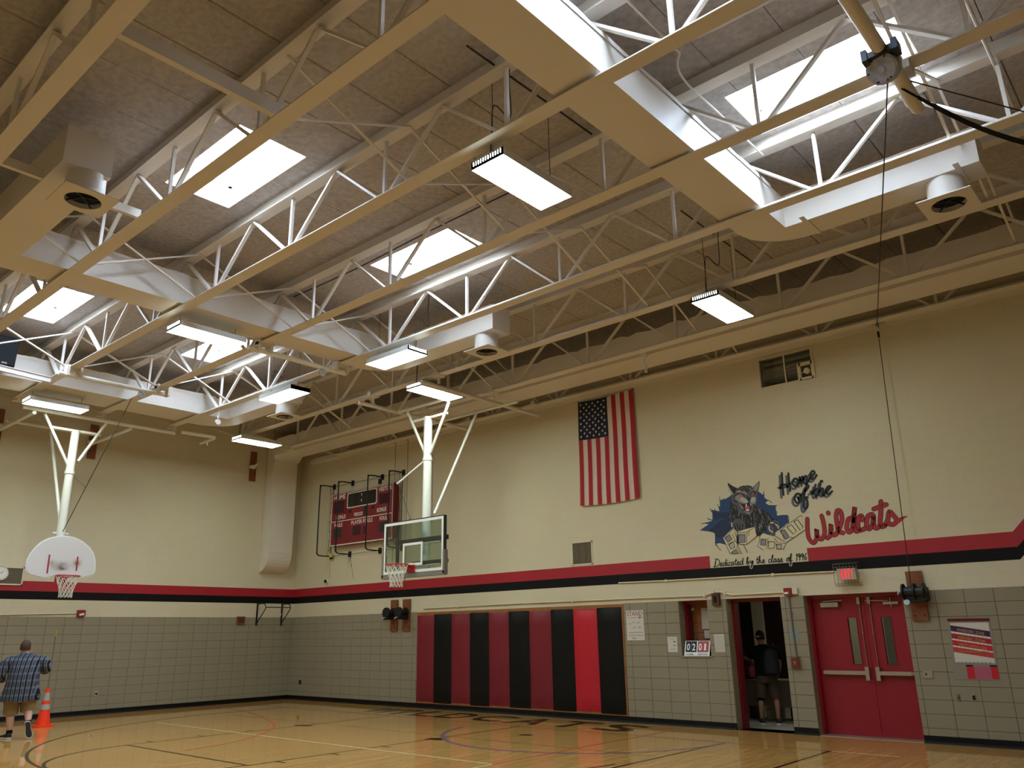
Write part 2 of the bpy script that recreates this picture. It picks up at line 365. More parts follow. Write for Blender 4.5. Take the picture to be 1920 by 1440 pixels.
line('three_point_arc', [(2.45, -1.66), (2.45, -4.3)] + arc(8.5, -3.3, 6.03, PI + 0.17, 1.5 * PI, 40) + arc(8.5, -3.3, 6.03, 1.5 * PI, 1.94 * PI, 30), 0.05, 'court_black', 0.0018)
for y in (-3.96, -5.06, -6.05, -7.0):
    line('lane_tick', [(6.30, y), (6.52, y)], 0.05, 'court_black'); line('lane_tick', [(10.32, y), (10.54, y)], 0.05, 'court_black')
for x in (6.5, 10.35): line('lane_block', [(x - 0.12, -3.97), (x + 0.22, -3.9)], 0.22, 'court_black', 0.0020)
line('lane_block', [(11.2, -2.68), (11.42, -2.6)], 0.14, 'court_black')
line('side_line', [(0.9, -1.66), (16.27, -1.66)], 0.035, 'court_thin', 0.0010); line('side_line', [(3.0, -3.52), (14.5, -3.52)], 0.03, 'court_thin', 0.0010)
line('volleyball_line', [(3.3, -5.39), (13.09, -5.39)], 0.05, 'court_cream', 0.0022); line('volleyball_line', [(13.07, -5.39), (13.07, -14.0)], 0.05, 'court_cream', 0.0022)
line('orange_line', [(13.07, -5.41), (13.06, -0.75)], 0.05, 'court_orange', 0.0024)
line('orange_arc', smooth([(1.0, -2.56), (2.2, -2.78), (3.3, -3.07), (4.77, -3.63), (5.9, -4.2), (6.62, -4.74), (7.22, -5.38), (7.75, -6.2), (8.05, -7.2)], 5), 0.055, 'court_orange', 0.0026)
line('purple_arc', arc(12.0, -1.70, 2.62, PI + 0.25, 2 * PI, 40), 0.06, 'court_purple', 0.0026)
line('court_line', [(14.53, -9.0), (14.6, -1.7)], 0.05, 'court_black', 0.0014); line('court_line', [(16.25, -9.0), (16.26, -1.64)], 0.05, 'court_black', 0.0014)
line('tan_line', [(16.3, -1.66), (17.23, -1.67)], 0.05, 'court_cream', 0.0014)
b = MB(); xw = [4.95, 6.05, 6.62, 7.45, 8.47, 9.52, 10.62, 11.68]; ww = [0.95, 0.22, 0.70, 0.80, 0.85, 0.90, 0.80, 0.85]
for ch, x, wd in zip('WILDCATS', xw, ww): letters(b, ch, (x, -1.36, 0.0028), (wd, 0, 0), (0, 0.98, 0))
b.build('floor_lettering', M['court_black'], floor)

# --- walls
hw = [ony(1419.5, 672.5), ony(1520, 651), ony(1530, 712), ony(1425, 726)]
HWX0, HWX1, HWZ0, HWZ1 = (hw[0].x + hw[3].x) / 2, (hw[1].x + hw[2].x) / 2, (hw[2].z + hw[3].z) / 2, (hw[0].z + hw[1].z) / 2
WIN, DW, DD = (13.0, 13.61, 1.231, TILE_TOP), (14.0, 15.05, 0.0, TILE_TOP), (15.47, 17.10, 0.0, TILE_TOP)
HOLES = [WIN, DW, DD, (HWX0, HWX1, HWZ0, HWZ1)]
mb = MB(); cells(mb, -0.3, XR, -0.2, DECK + 0.06, HOLES, lambda m, a, b, c, d: m.box(a, b, 0.0, 0.4, c, d))
wall_right = tag(mb.build('wall_right', M['wall_x'], loc=(0, 0, 0)), kind='structure')
mb = MB(); mb.box(-0.3, 0.0, YF, 0.0, -0.2, DECK + 0.06); wall_left = tag(mb.build('wall_left', M['wall_y'], loc=(0, 0, 0)), kind='structure')
mb = MB(); mb.box(XR, XR + 0.3, YF, 0.4, -0.2, DECK + 0.06); tag(mb.build('wall_far', M['wall_y'], loc=(XR, 0, 0)), kind='structure')
mb = MB(); mb.box(-0.3, XR, YF - 0.3, YF, -0.2, DECK + 0.06); tag(mb.build('wall_near', M['wall_x'], loc=(0, YF, 0)), kind='structure')

# --- glazed tiles of the wainscot: each one its own piece
def tile_faces(mb, w, h, t=0.012, c=0.004):
    """a cushion-edged tile standing in the x-z plane, face towards -y"""
    o = [(0, 0), (w, 0), (w, h), (0, h)]; i = [(c, c), (w - c, c), (w - c, h - c), (c, h - c)]
    n = len(mb.v); mb.v += [(x, 0, z) for x, z in o] + [(x, -t + 0.003, z) for x, z in o] + [(x, -t, z) for x, z in i]
    for k in range(4):
        q = (k + 1) % 4; mb.f += [(n + k, n + q, n + 4 + q, n + 4 + k), (n + 4 + k, n + 4 + q, n + 8 + q, n + 8 + k)]; mb.m += [0, 0]; mb.s += [False, False]
    mb.f.append((n + 8, n + 9, n + 10, n + 11)); mb.m.append(0); mb.s.append(False)
TM = {}
def tile_mesh(w, h, axis):
    k = (round(w, 3), round(h, 3), axis)
    if k not in TM:
        b = MB(); tile_faces(b, w, h); vs = b.v if axis == 'x' else [(-y, -x, z) for x, y, z in b.v]
        me = bpy.data.meshes.new('tile'); me.from_pydata(vs, [], b.f); me.materials.append(M['tile']); me.update(); TM[k] = me
    return TM[k]
G = 0.0028
def lay(wall, axis, spans_of_row, off, first, last, stuff):
    """lay stack-bonded tiles; spans_of_row(r) gives the stretches of wall that row r covers, stuff(x) says which go into the joined far part"""
    rest = MB()
    for r in range(11):
        z1 = TILE_TOP - r * RH - G; z0 = TILE_TOP - (r + 1) * RH + G
        for a, b in spans_of_row(r):
            k0 = math.floor((a - off) / CW)
            x = off + k0 * CW
            while x < b:
                xa, xb = max(a, x + G), min(b, x + CW - G)
                if xb - xa > 0.03:
                    if stuff((xa + xb) / 2):
                        t = MB(); tile_faces(t, xb - xa, z1 - z0); n = len(rest.v)
                        rest.v += [((xa + p[0], p[1], z0 + p[2]) if axis == 'x' else (-p[1], -(xa + p[0]), z0 + p[2])) for p in t.v]
                        rest.f += [tuple(n + i for i in f) for f in t.f]; rest.m += t.m; rest.s += t.s
                    else:
                        o = bpy.data.objects.new('tile', tile_mesh(xb - xa, z1 - z0, axis)); C.objects.link(o); o.parent = wall
                        o.location = (xa, 0, z0) if axis == 'x' else (0, -xa, z0)
                x += CW
    if rest.v: tag(rest.build('tile_field', M['tile'], wall), kind='stuff')
def spans_right(r):
    zc = TILE_TOP - (r + 0.5) * RH
    holes = [(5.50, 11.72)] + [h[:2] for h in HOLES[:3] if h[2] < zc < h[3]]
    out = []; x = 0.0
    for a, b in sorted(holes): out.append((x, a)); x = b
    out.append((x, XR)); return out
lay(wall_right, 'x', spans_right, 0.047, 0, 0, lambda x: x < 2.08 or x > 20.3)
lay(wall_left, 'y', lambda r: [(0.012, -YF)], 0.185, 0, 0, lambda y: y > 9.0)
for axis, wall, segs in (('x', wall_right, [(0, 5.5, 0), (11.72, 13.0, 0), (13.0, 13.61, 1), (13.61, 14.0, 0), (15.05, 15.47, 0), (17.10, XR, 0)]), ('y', wall_left, [(0, -YF, 0)])):
    b = MB()
    for a, c, lowp in segs:
        zt = 1.231 if lowp else TILE_TOP
        if axis == 'x': b.box(a, c, -0.006, 0.0, 0.0, zt)
        else: b.box(0.0, 0.006, -c, -a, 0.0, zt)
    b.build('tile_bed', M['joint'], wall)
b = MB()                                          # tiled reveals of the openings
for x0, x1, z0, z1 in HOLES[:3]:
    for k in range(11):
        za, zb = TILE_TOP - (k + 1) * RH + G, TILE_TOP - k * RH - G
        if zb > z0:
            for xs, d in ((x0, 1), (x1, -1)): b.box(xs, xs + 0.004 * d, 0.0, 0.21, max(za, z0), zb)
tag(b.build('reveal_tiles', M['tile'], wall_right), kind='stuff')
b = MB(); b.box(12.97, 13.64, -0.03, 0.2, 1.215, 1.24); b.build('window_ledge', M['tile'], wall_right)
# --- painted stripes
ZA, ZC = 3.049, 2.635; ZB = ony(1700, 1039.5).z
gap0, gap1 = ony(1331, 1052).x, ony(1514, 1037).x; KX = 18.86
b = MB(); b.box(0.001, gap0, -0.002, 0, ZB, ZA); b.build('red_stripe', M['red'], wall_right)
b = MB(); kA, kB, kC = KX - 0.05, ony(1908, 1024).x, ony(1913, 1049).x; U = 1.6
b.prism([(gap1, 0, ZB), (kB, 0, ZB), (kB + U, 0, ZB + U), (kA + U, 0, ZA + U), (kA, 0, ZA), (gap1, 0, ZA)], (0, -0.002, 0)); b.build('red_stripe', M['red'], wall_right)
b = MB(); b.prism([(0.001, 0, ZC), (kC, 0, ZC), (kC + U, 0, ZC + U), (kB + U, 0, ZB + U), (kB, 0, ZB), (0.001, 0, ZB)], (0, -0.002, 0)); b.build('black_stripe', M['black'], wall_right)
b = MB(); b.box(0, 0.002, YF, -0.001, ZB, ZA); b.build('red_stripe', M['red'], wall_left)
b = MB(); b.box(0, 0.002, YF, -0.001, ZC, ZB); b.build('black_stripe', M['black'], wall_left)
# --- baseboards
b = MB()
for a, c in ((0.02, 14.0), (15.05, 15.47), (17.10, XR)):
    b.prism([(a, 0.0, 0), (a, -0.055, 0), (a, -0.045, 0.012), (a, -0.022, 0.035), (a, -0.02, 0.105), (a, -0.013, 0.112), (a, 0, 0.112)], (c - a, 0, 0))
tag(b.build('baseboard_right', M['base'], loc=(0, 0, 0)), kind='structure')
b = MB(); a = -0.0
b.prism([(0, a, 0), (0.055, a, 0), (0.045, a, 0.012), (0.022, a, 0.035), (0.02, a, 0.105), (0.013, a, 0.112), (0, a, 0.112)], (0, YF, 0))
tag(b.build('baseboard_left', M['base'], loc=(0, 0, 0)), kind='structure')

# --- roof deck: slab above, fibre panels below it
JOIST_Y = [-0.42, -1.93, -3.56, -5.33, -7.0, -8.75, -10.45, -12.18, -13.9, -15.6]
mb = MB(); cells(mb, -0.3, XR, YF, 0.4, SKYLIGHTS, lambda m, a, b, c, d: m.box(a, b, c, d, DECK + 0.065, DECK + 0.2))
ceiling = tag(mb.build('ceiling', M['deck'], loc=(0, 0, 0)), kind='structure')
edges_x = [18.04 + 0.8 * k for k in range(-23, 11)]; edges_x[0] = 0.0; edges_x = [x for x in edges_x if x < XR] + [XR]
edges_y = [0.0, -1.93, -5.33, -8.75, -12.18, -15.6, YF]
PM = {}
for a, b_ in zip(edges_x, edges_x[1:]):
    for d, c in zip(edges_y, edges_y[1:]):
        hs = [h for h in SKYLIGHTS if h[0] < b_ and h[1] > a and h[2] < d and h[3] > c]
        x0, x1, y0, y1 = a + 0.004, b_ - 0.004, c + 0.004, d - 0.004
        key = (round(x1 - x0, 3), round(y1 - y0, 3))
        if not hs and key in PM:
            o = bpy.data.objects.new('ceiling_panel', PM[key]); C.objects.link(o); o.parent = ceiling; o.location = (x0, y0, DECK); WORLD[o.name] = V((x0, y0, DECK)); continue
        m = MB()
        if hs:
            clip = [(max(h[0], x0), min(h[1], x1), max(h[2], y0), min(h[3], y1)) for h in hs]
            cells(m, x0, x1, y0, y1, clip, lambda q, p, r, s, t: q.box(p, r, s, t, DECK, DECK + 0.065))
            if m.v: m.build('ceiling_panel', M['deck'], ceiling)
        else:
            W_, H_ = x1 - x0, y1 - y0; e = 0.008
            lo = [(e, e, 0), (W_ - e, e, 0), (W_ - e, H_ - e, 0), (e, H_ - e, 0)]; md = [(0, 0, e), (W_, 0, e), (W_, H_, e), (0, H_, e)]; hi = [(0, 0, .064), (W_, 0, .064), (W_, H_, .064), (0, H_, .064)]
            m.face(lo[::-1]); m.face(hi)
            for r0, r1 in ((lo, md), (md, hi)):
                for k in range(4): m.face([r0[k], r0[(k + 1) % 4], r1[(k + 1) % 4], r1[k]])
            o = m.build('ceiling_panel', M['deck'], None, (0, 0, 0)); o.parent = ceiling; o.location = (x0, y0, DECK); WORLD[o.name] = V((x0, y0, DECK)); PM[key] = o.data
# --- skylights
SKY_LABELS = ['blank', 'b', 'c', 'd', 'e', 'f']
SKY_LABELS = ['square bright skylight above the long hanging lamp nearest the view, between two cream ducts', 'bright skylight in the roof centre, straight above the diffuser on the middle duct',
              'large bright skylight behind the grey cable gearbox and black strap', 'bright skylight near the end wall, above the black loudspeaker',
              'bright skylight half hidden behind a hanging lamp near the end wall', 'skylight out of view above the wide cream duct, behind the large one by the gearbox']
for (a, b_, c, d), lab in zip(SKYLIGHTS, SKY_LABELS):
    t = thing('skylight', lab, 'skylight', ((a + b_) / 2, (c + d) / 2, DECK), 'roof skylights'); m = MB(); z0, z1 = DECK + 0.002, DECK + 0.36
    m.box(a - 0.05, a, c - 0.05, d + 0.05, DECK + 0.2, z1); m.box(b_, b_ + 0.05, c - 0.05, d + 0.05, DECK + 0.2, z1); m.box(a, b_, c - 0.05, c, DECK + 0.2, z1); m.box(a, b_, d, d + 0.05, DECK + 0.2, z1)
    m.box(a, a + 0.012, c, d, z0, DECK + 0.2); m.box(b_ - 0.012, b_, c, d, z0, DECK + 0.2); m.box(a, b_, c, c + 0.012, z0, DECK + 0.2); m.box(a, b_, d - 0.012, d, z0, DECK + 0.2)
    m.build('curb', M['curb'], t)
    m = MB()
    for q in ((a, b_, c, c + 0.05), (a, b_, d - 0.05, d), (a, a + 0.05, c, d), (b_ - 0.05, b_, c, d)): m.box(q[0], q[1], q[2], q[3], z1 - 0.03, z1)
    m.build('frame', M['curb'], t)
    m = MB(); N = 6; rows = []
    for i in range(N + 1):
        u = i / N; rows.append([(a + (b_ - a) * j / N, c + (d - c) * u, z1 + 0.16 * math.sin(PI * u) ** 0.6 * math.sin(PI * j / N) ** 0.6) for j in range(N + 1)])
    m.grid(rows); m.build('dome', M['dome'], t)

# --- the room behind the doorway
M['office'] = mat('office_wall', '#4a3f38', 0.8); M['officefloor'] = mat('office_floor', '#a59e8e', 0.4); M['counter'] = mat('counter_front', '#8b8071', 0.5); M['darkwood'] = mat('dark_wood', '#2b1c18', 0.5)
b = MB(); b.box(12.0, 18.2, 0.4, 4.6, -0.2, 0.0); tag(b.build('floor_office', M['officefloor'], loc=(12, 0.4, 0)), kind='structure')
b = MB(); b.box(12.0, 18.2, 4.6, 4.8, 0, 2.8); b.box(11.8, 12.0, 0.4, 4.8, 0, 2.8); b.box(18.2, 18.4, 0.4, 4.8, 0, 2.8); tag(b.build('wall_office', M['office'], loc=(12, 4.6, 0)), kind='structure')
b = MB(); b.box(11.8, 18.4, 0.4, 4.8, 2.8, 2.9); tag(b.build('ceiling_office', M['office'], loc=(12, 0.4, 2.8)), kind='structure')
cz = ony(1440, 1275, 1.9).z
b = MB(); b.box(13.9, 15.1, 3.0, 3.3, 2.76, 2.8); b.face([(13.95, 3.03, 2.755), (13.95, 3.27, 2.755), (15.05, 3.27, 2.755), (15.05, 3.03, 2.755)], 1); M['office_fill'] = mat('office_fill_glow', '#ffffff', 0.5, emit='#fff4e4', estr=5.0)  # out-of-view lamp added to brighten the office
tag(b.build('office_fill_light', [M['white'], M['office_fill']]), 'unseen strip lamp added to brighten the room behind the doorway', 'lamp')
t = thing('service_counter', 'dim grey counter with open foot space behind the person in the doorway', 'counter', (13.6, 2.2, 0))
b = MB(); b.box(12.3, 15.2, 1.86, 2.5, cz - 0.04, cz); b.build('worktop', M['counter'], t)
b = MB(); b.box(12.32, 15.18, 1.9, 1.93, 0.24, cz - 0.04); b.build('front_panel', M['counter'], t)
for x in (12.4, 13.35, 14.2, 15.1):
    b = MB(); b.box(x - 0.03, x + 0.03, 1.92, 2.45, 0, cz - 0.04); b.build('leg', M['darkwood'], t)
for x, lab in ((13.05, 'pale box on the floor under the counter, left of the standing legs'), (13.6, 'pale box on the floor under the counter, behind the standing legs')):
    b = MB(); b.box(x, x + 0.28, 2.05, 2.4, 0.002, 0.2); b.box(x + 0.02, x + 0.26, 2.046, 2.05, 0.04, 0.15); tag(b.build('storage_box', M['paper2']), lab, 'box')
px0 = ony(1409, 1140, 4.55).x
b = MB(); b.box(px0, px0 + 0.28, 4.52, 4.6, 0.0, 2.5); b.box(px0 - 1.4, px0 + 2.2, 4.5, 4.6, 2.38, 2.5); b.box(px0 - 1.5, px0 - 1.35, 4.52, 4.6, 0, 2.5); tag(b.build('trim_1', M['cream'], loc=(px0, 4.6, 0)), kind='structure')
b = MB(); b.box(px0 - 1.35, px0, 4.57, 4.6, 0.0, 2.38); b.box(px0 + 0.28, px0 + 2.2, 4.57, 4.6, 0.0, 2.38); b.box(px0 - 0.3, px0 - 0.05, 4.54, 4.57, 1.05, 1.09)
tag(b.build('door_3', M['darkwood'], loc=(px0, 4.6, 0)), kind='structure')
rb = ony(1400, 1265, 2.1)
b = MB(); b.loft([[(rb.x + 0.24 * math.cos(a) * s, 2.12 + 0.13 * math.sin(a) * s, cz + z) for a in [2 * PI * k / 12 for k in range(12)]] for z, s in ((0.0, 0.9), (0.05, 1.0), (0.25, 1.0), (0.36, 0.8), (0.40, 0.4))])
b.tube([(rb.x - 0.08, 2.12, cz + 0.38), (rb.x - 0.05, 2.12, cz + 0.46), (rb.x + 0.05, 2.12, cz + 0.46), (rb.x + 0.08, 2.12, cz + 0.38)], 0.012, 6)
M['redbag'] = mat('dark_red_bag', '#4a1018', 0.7); tag(b.build('duffel_bag', M['redbag']), 'dark red bag on the counter inside the doorway', 'bag')

# --- door frames, doors, windows
def casing(name, x0, x1, z0, z1, y0, y1, fw, m, sill=False):
    b = MB(); b.box(x0, x0 + fw, y0, y1, z0, z1); b.box(x1 - fw, x1, y0, y1, z0, z1); b.box(x0 + fw, x1 - fw, y0, y1, z1 - fw, z1)
    if sill: b.box(x0 + fw, x1 - fw, y0, y1, z0, z0 + fw * 0.6)
    return tag(b.build(name, M[m], loc=((x0 + x1) / 2, y0, z0)), kind='structure')
casing('door_2', 14.004, 15.046, 0, TILE_TOP - 0.004, 0.19, 0.36, 0.055, 'framered')
win = casing('window_2', 13.004, 13.606, 1.236, TILE_TOP - 0.004, 0.19, 0.33, 0.06, 'framered', True)
b = MB(); b.box(13.06, 13.55, 0.40, 0.42, 1.28, 2.19); b.build('plywood_infill', M['ply'], win)
for k in range(5):
    b = MB(); b.box(13.06, 13.55, 0.385, 0.40, 1.30 + k * 0.18, 1.30 + k * 0.18 + 0.165); b.build('slat', M['ply'], win)
door = casing('door_1', 15.474, 17.096, 0, TILE_TOP - 0.004, 0.16, 0.34, 0.05, 'doorred')
XM = 16.40
for x0, x1, s in ((15.526, XM - 0.003, 1), (XM + 0.003, 17.044, -1)):
    b = MB(); lx0, lx1 = (x1 - 0.30, x1 - 0.16) if s > 0 else (x0 + 0.24, x0 + 0.39)
    cells(b, x0, x1, 0.012, 2.19, [(lx0, lx1, 1.12, 1.86)], lambda m, a, c, d, e: m.box(a, c, 0.235, 0.28, d, e))
    leaf = b.build('door_leaf', M['doorred'], door)
    b = MB(); b.box(lx0, lx1, 0.25, 0.262, 1.12, 1.86); b.build('vision_pane', M['pane'], leaf)
    b = MB()
    for q in ((lx0 - 0.012, lx0, 1.108, 1.872), (lx1, lx1 + 0.012, 1.108, 1.872), (lx0, lx1, 1.108, 1.12), (lx0, lx1, 1.86, 1.872)): b.box(q[0], q[1], 0.229, 0.237, q[2], q[3])
    b.build('pane_frame', M['framered'], leaf)
    b = MB(); ex = XM - 0.075 if s > 0 else XM + 0.095
    b.box(ex - 0.03, ex + 0.03, 0.15, 0.235, 0.87, 1.08); b.build('exit_device_case', M['alu'], leaf)
    b = MB(); xo = x0 + 0.10 if s > 0 else x1 - 0.03
    b.box(min(xo, ex), max(xo, ex), 0.155, 0.205, 0.955, 1.015); b.box(xo - 0.03 * s, xo + 0.02 * s, 0.165, 0.235, 0.96, 1.01); b.build('push_bar', M['alu'], leaf)
    b = MB(); b.tube([(ex, 0.215, 1.08), (ex, 0.215, 2.1)], 0.008, 8); b.cyl((ex, 0.215, 1.60), (ex, 0.215, 1.64), 0.016, 8); b.build('vertical_rod', M['chrome'], leaf)
    b = MB(); b.box(ex - 0.025, ex + 0.025, 0.18, 0.235, 2.08, 2.19); b.build('top_latch', M['alu'], leaf)
    b = MB()
    if s > 0: b.box(x0 + 0.16, x0 + 0.46, 0.165, 0.235, 2.045, 2.12); b.box(x0 + 0.25, x0 + 0.38, 0.155, 0.165, 2.06, 2.105); b.bar((x0 + 0.2, 0.19, 2.14), (x0 + 0.55, 0.15, 2.15), 0.025, 0.012)
    else: b.box(x0 + 0.32, x0 + 0.56, 0.175, 0.235, 2.06, 2.1); b.bar((x0 + 0.4, 0.19, 2.12), (x0 + 0.05, 0.16, 2.13), 0.02, 0.012); b.bar((x0 + 0.44, 0.19, 2.02), (x0 + 0.44, 0.19, 2.16), 0.02, 0.012)
    b.build('door_closer', M['alu'], leaf)
b = MB(); b.box(15.474, 17.096, 0.0, 0.4, 0.0, 0.01); b.build('threshold', M['alu'], door)
b = MB(); b.box(15.28, 18.2, 2.2, 2.3, 0, 2.8); b.box(15.24, 15.28, 0.4, 4.6, 0, 2.8); tag(b.build('wall_corridor', M['cream'], loc=(16.3, 2.2, 0)), kind='structure')
dk0 = ony(1658, 1180, 2.17).x
b = MB(); b.box(dk0, 18.1, 2.17, 2.2, 0, 2.6); tag(b.build('door_4', M['darkwood'], loc=(16.9, 2.17, 0)), kind='structure')
b = MB(); b.box(15.6, 16.6, 1.2, 1.5, 2.76, 2.8); b.face([(15.65, 1.23, 2.755), (15.65, 1.47, 2.755), (16.55, 1.47, 2.755), (16.55, 1.23, 2.755)], 1); M['corridor_fill'] = mat('corridor_fill_glow', '#ffffff', 0.5, emit='#fff4e4', estr=4.0)  # unseen lamp added so the left door pane shows a lit wall
tag(b.build('corridor_fill_light', [M['white'], M['corridor_fill']]), 'unseen strip lamp added to light the corridor behind the red double doors', 'lamp')
# high window near the roof
hwd = casing('window_1', HWX0, HWX1, HWZ0, HWZ1, -0.02, 0.3, 0.03, 'cream', True); xm = ony(1470, 690).x
b = MB(); b.box(xm - 0.012, xm + 0.012, 0.02, 0.06, HWZ0, HWZ1); b.build('mullion', M['cream'], hwd)
b = MB(); b.box(HWX0, HWX1, 0.20, 0.22, HWZ0, HWZ1); M['gback'] = mat('grey_backing', '#4a464c', 0.6); b.build('dark_backing', M['gback'], hwd)
M['louvre'] = mat('grey_louvre', '#8d8a98', 0.4, 0.2)
for k in range(9):
    z = HWZ0 + 0.03 + k * (HWZ1 - HWZ0 - 0.06) / 9; b = MB(); b.bar((HWX0 + 0.25, 0.15, z + 0.03), (HWX1 - 0.03, 0.15, z + 0.03), 0.05, 0.006, V((0, 0.85, 0.5))); b.build('louvre_slat', M['louvre'], hwd)
b = MB(); b.box(HWX0, HWX1, 0.04, 0.046, HWZ0, HWZ1); b.build('pane', M['pane'], hwd)
c0, c1 = ony(1498, 685), ony(1527, 707)
b = MB()
for q in ((c0.x - 0.03, c0.x + 0.03, HWZ0, c0.z + 0.03), (c1.x - 0.03, c1.x + 0.03, HWZ0, c0.z + 0.03), (c0.x, c1.x, c0.z - 0.03, c0.z + 0.03), (c0.x, c1.x, HWZ0, HWZ0 + 0.04)): b.box(q[0], q[1], -0.035, 0.03, q[2], q[3])
b.build('small_frame', M['cream'], hwd)
cc = ony(1514, 696)
b = MB(); b.cyl((cc.x, 0.03, cc.z), (cc.x, -0.05, cc.z), 0.055, 20); b.cyl((cc.x, -0.05, cc.z), (cc.x, -0.07, cc.z), 0.03, 16); b.cyl((cc.x - 0.12, 0.02, cc.z), (cc.x + 0.1, 0.02, cc.z), 0.012, 8); b.build('fan_hub', M['cream'], hwd)
# ledge along the top of the block wall
b = MB(); b.box(0.6, XR, -0.09, -0.001, 6.78, 6.90); b.box(0.6, XR, -0.03, -0.001, 6.72, 6.78)
tag(b.build('trim_2', M['steel'], loc=(0.6, 0, 6.78)), kind='structure')
# ================================================================== ROOF FRAMING
BZ, TZ = 6.70, 7.50                               # underside of bottom chord, underside of top chord
NODES = [10.53 + 1.98 * k for k in range(-4, 9)]
XEND = 2.3
JLAB = ['cream roof joist nearest the block wall, mostly hidden above the long wall duct', 'cream roof joist running along the edge of the long wall duct',
        'cream roof joist that carries the lamp and hoop frame beside the long wall duct', 'cream roof joist with a lamp hung lengthwise under it, brightly lit from above',
        'cream roof joist passing just beside the grey cable gearbox', 'cream roof joist above the vented end of the largest hanging lamp',
        'cream roof joist crossing in front of the bright skylight over the roof centre', 'wide cream roof joist chord crossing the upper left corner of the photo']
BRACE_X = [5.05, 9.98, 14.92, 19.85]
proto = {}
def joist(i, y):
    t = thing('roof_joist', JLAB[i], 'joist', (0, y, BZ), 'open-web roof joists'); S = M['steel']
    if not proto:
        b = MB(); b.box(XEND, XR, y - 0.095, y + 0.095, BZ, BZ + 0.014); b.box(XEND, XR, y - 0.012, y + 0.012, BZ + 0.014, BZ + 0.075); proto['bottom_chord'] = [b.build('bottom_chord', S, t)]
        b = MB(); b.box(0.02, XR, y - 0.085, y + 0.085, TZ, TZ + 0.014); b.box(0.02, XR, y - 0.035, y + 0.035, TZ + 0.014, DECK); proto['top_chord'] = [b.build('top_chord', S, t)]
        b = MB(); x = NODES[0]; b.bar((x, y, BZ + 0.014), (x, y, TZ), 0.04, 0.04, V((0, 1, 0))); v0 = b.build('web_post', S, t)
        b = MB(); b.bar((x - 0.06, y, BZ + 0.014), (x - 0.97, y, TZ), 0.075, 0.03, V((1, 0, 0.8))); l0 = b.build('web_diagonal', S, t)
        b = MB(); b.bar((x + 0.06, y, BZ + 0.014), (x + 0.97, y, TZ), 0.05, 0.035, V((-1, 0, 0.8))); r0 = b.build('web_diagonal', S, t)
        proto['web_post'] = [v0]; proto['web_diagonal'] = [r0]
        b = MB(); b.bar((XEND + 0.05, y, BZ + 0.02), (0.1, y, TZ), 0.06, 0.05); proto['end_strut'] = [b.build('end_strut', S, t)]
        first = l0; l0.parent = t
        bpy.data.objects.remove(l0)
        b = MB(); x = NODES[1]; b.bar((x - 0.06, y, BZ + 0.014), (x - 0.97, y, TZ), 0.075, 0.03, V((1, 0, 0.8))); l1 = b.build('web_diagonal', S, t); proto['web_diagonal'].append(l1)
        for k, x in enumerate(NODES[1:], 1):
            d = V((x - NODES[0], 0, 0)); proto['web_post'].append(link_copy(v0, 'web_post', t, d))
            if x + 0.97 < XR: proto['web_diagonal'].append(link_copy(r0, 'web_diagonal', t, d))
            if k > 1: proto['web_diagonal'].append(link_copy(l1, 'web_diagonal', t, V((x - NODES[1], 0, 0))))
        b = MB(); b.box(XEND - 0.06, XEND + 0.10, y - 0.05, y + 0.05, BZ - 0.05, BZ); b.box(XEND - 0.02, XEND + 0.06, y - 0.11, y + 0.11, BZ - 0.07, BZ - 0.05); proto['end_clamp'] = [b.build('end_clamp', S, t)]
    else:
        for n, lst in proto.items():
            for s in lst: o = s.copy(); o.name = n; C.objects.link(o); o.parent = t; WORLD[o.name] = V((0, y, BZ))
    return t
JO = [joist(i, y) for i, y in enumerate(JOIST_Y[:8])]
for i in range(1, 8):                             # bridging between each joist and the next one towards the wall
    y0, y1 = JOIST_Y[i], JOIST_Y[i - 1]
    for x in BRACE_X:
        wd = 0.055 if x < 6 else 0.03
        if i == 7 and x == 14.92:
            b = MB(); b.box(x - 0.035, x + 0.035, y0, y1, BZ + 0.014, BZ + 0.022); b.box(x + 0.027, x + 0.035, y0, y1, BZ + 0.022, BZ + 0.16); b.build('bridging_channel', M['steel'], JO[i]); continue
        for za, zb in ((BZ + 0.04, TZ), (TZ, BZ + 0.04)):
            b = MB(); b.bar((x, y0, za), (x + 0.02, y1, zb), wd, 0.02 if x < 6 else 0.022); b.build('cross_brace', M['steel'], JO[i])
for x, ya, yb_ in ((11.95, -12.18, -11.66), (11.86, -10.95, -10.5)):
    b = MB(); b.box(x - 0.03, x + 0.03, ya, yb_, BZ + 0.03, BZ + 0.045); b.box(x + 0.022, x + 0.03, ya, yb_, BZ + 0.045, BZ + 0.14); b.build('bridging_channel', M['steel'], JO[7])

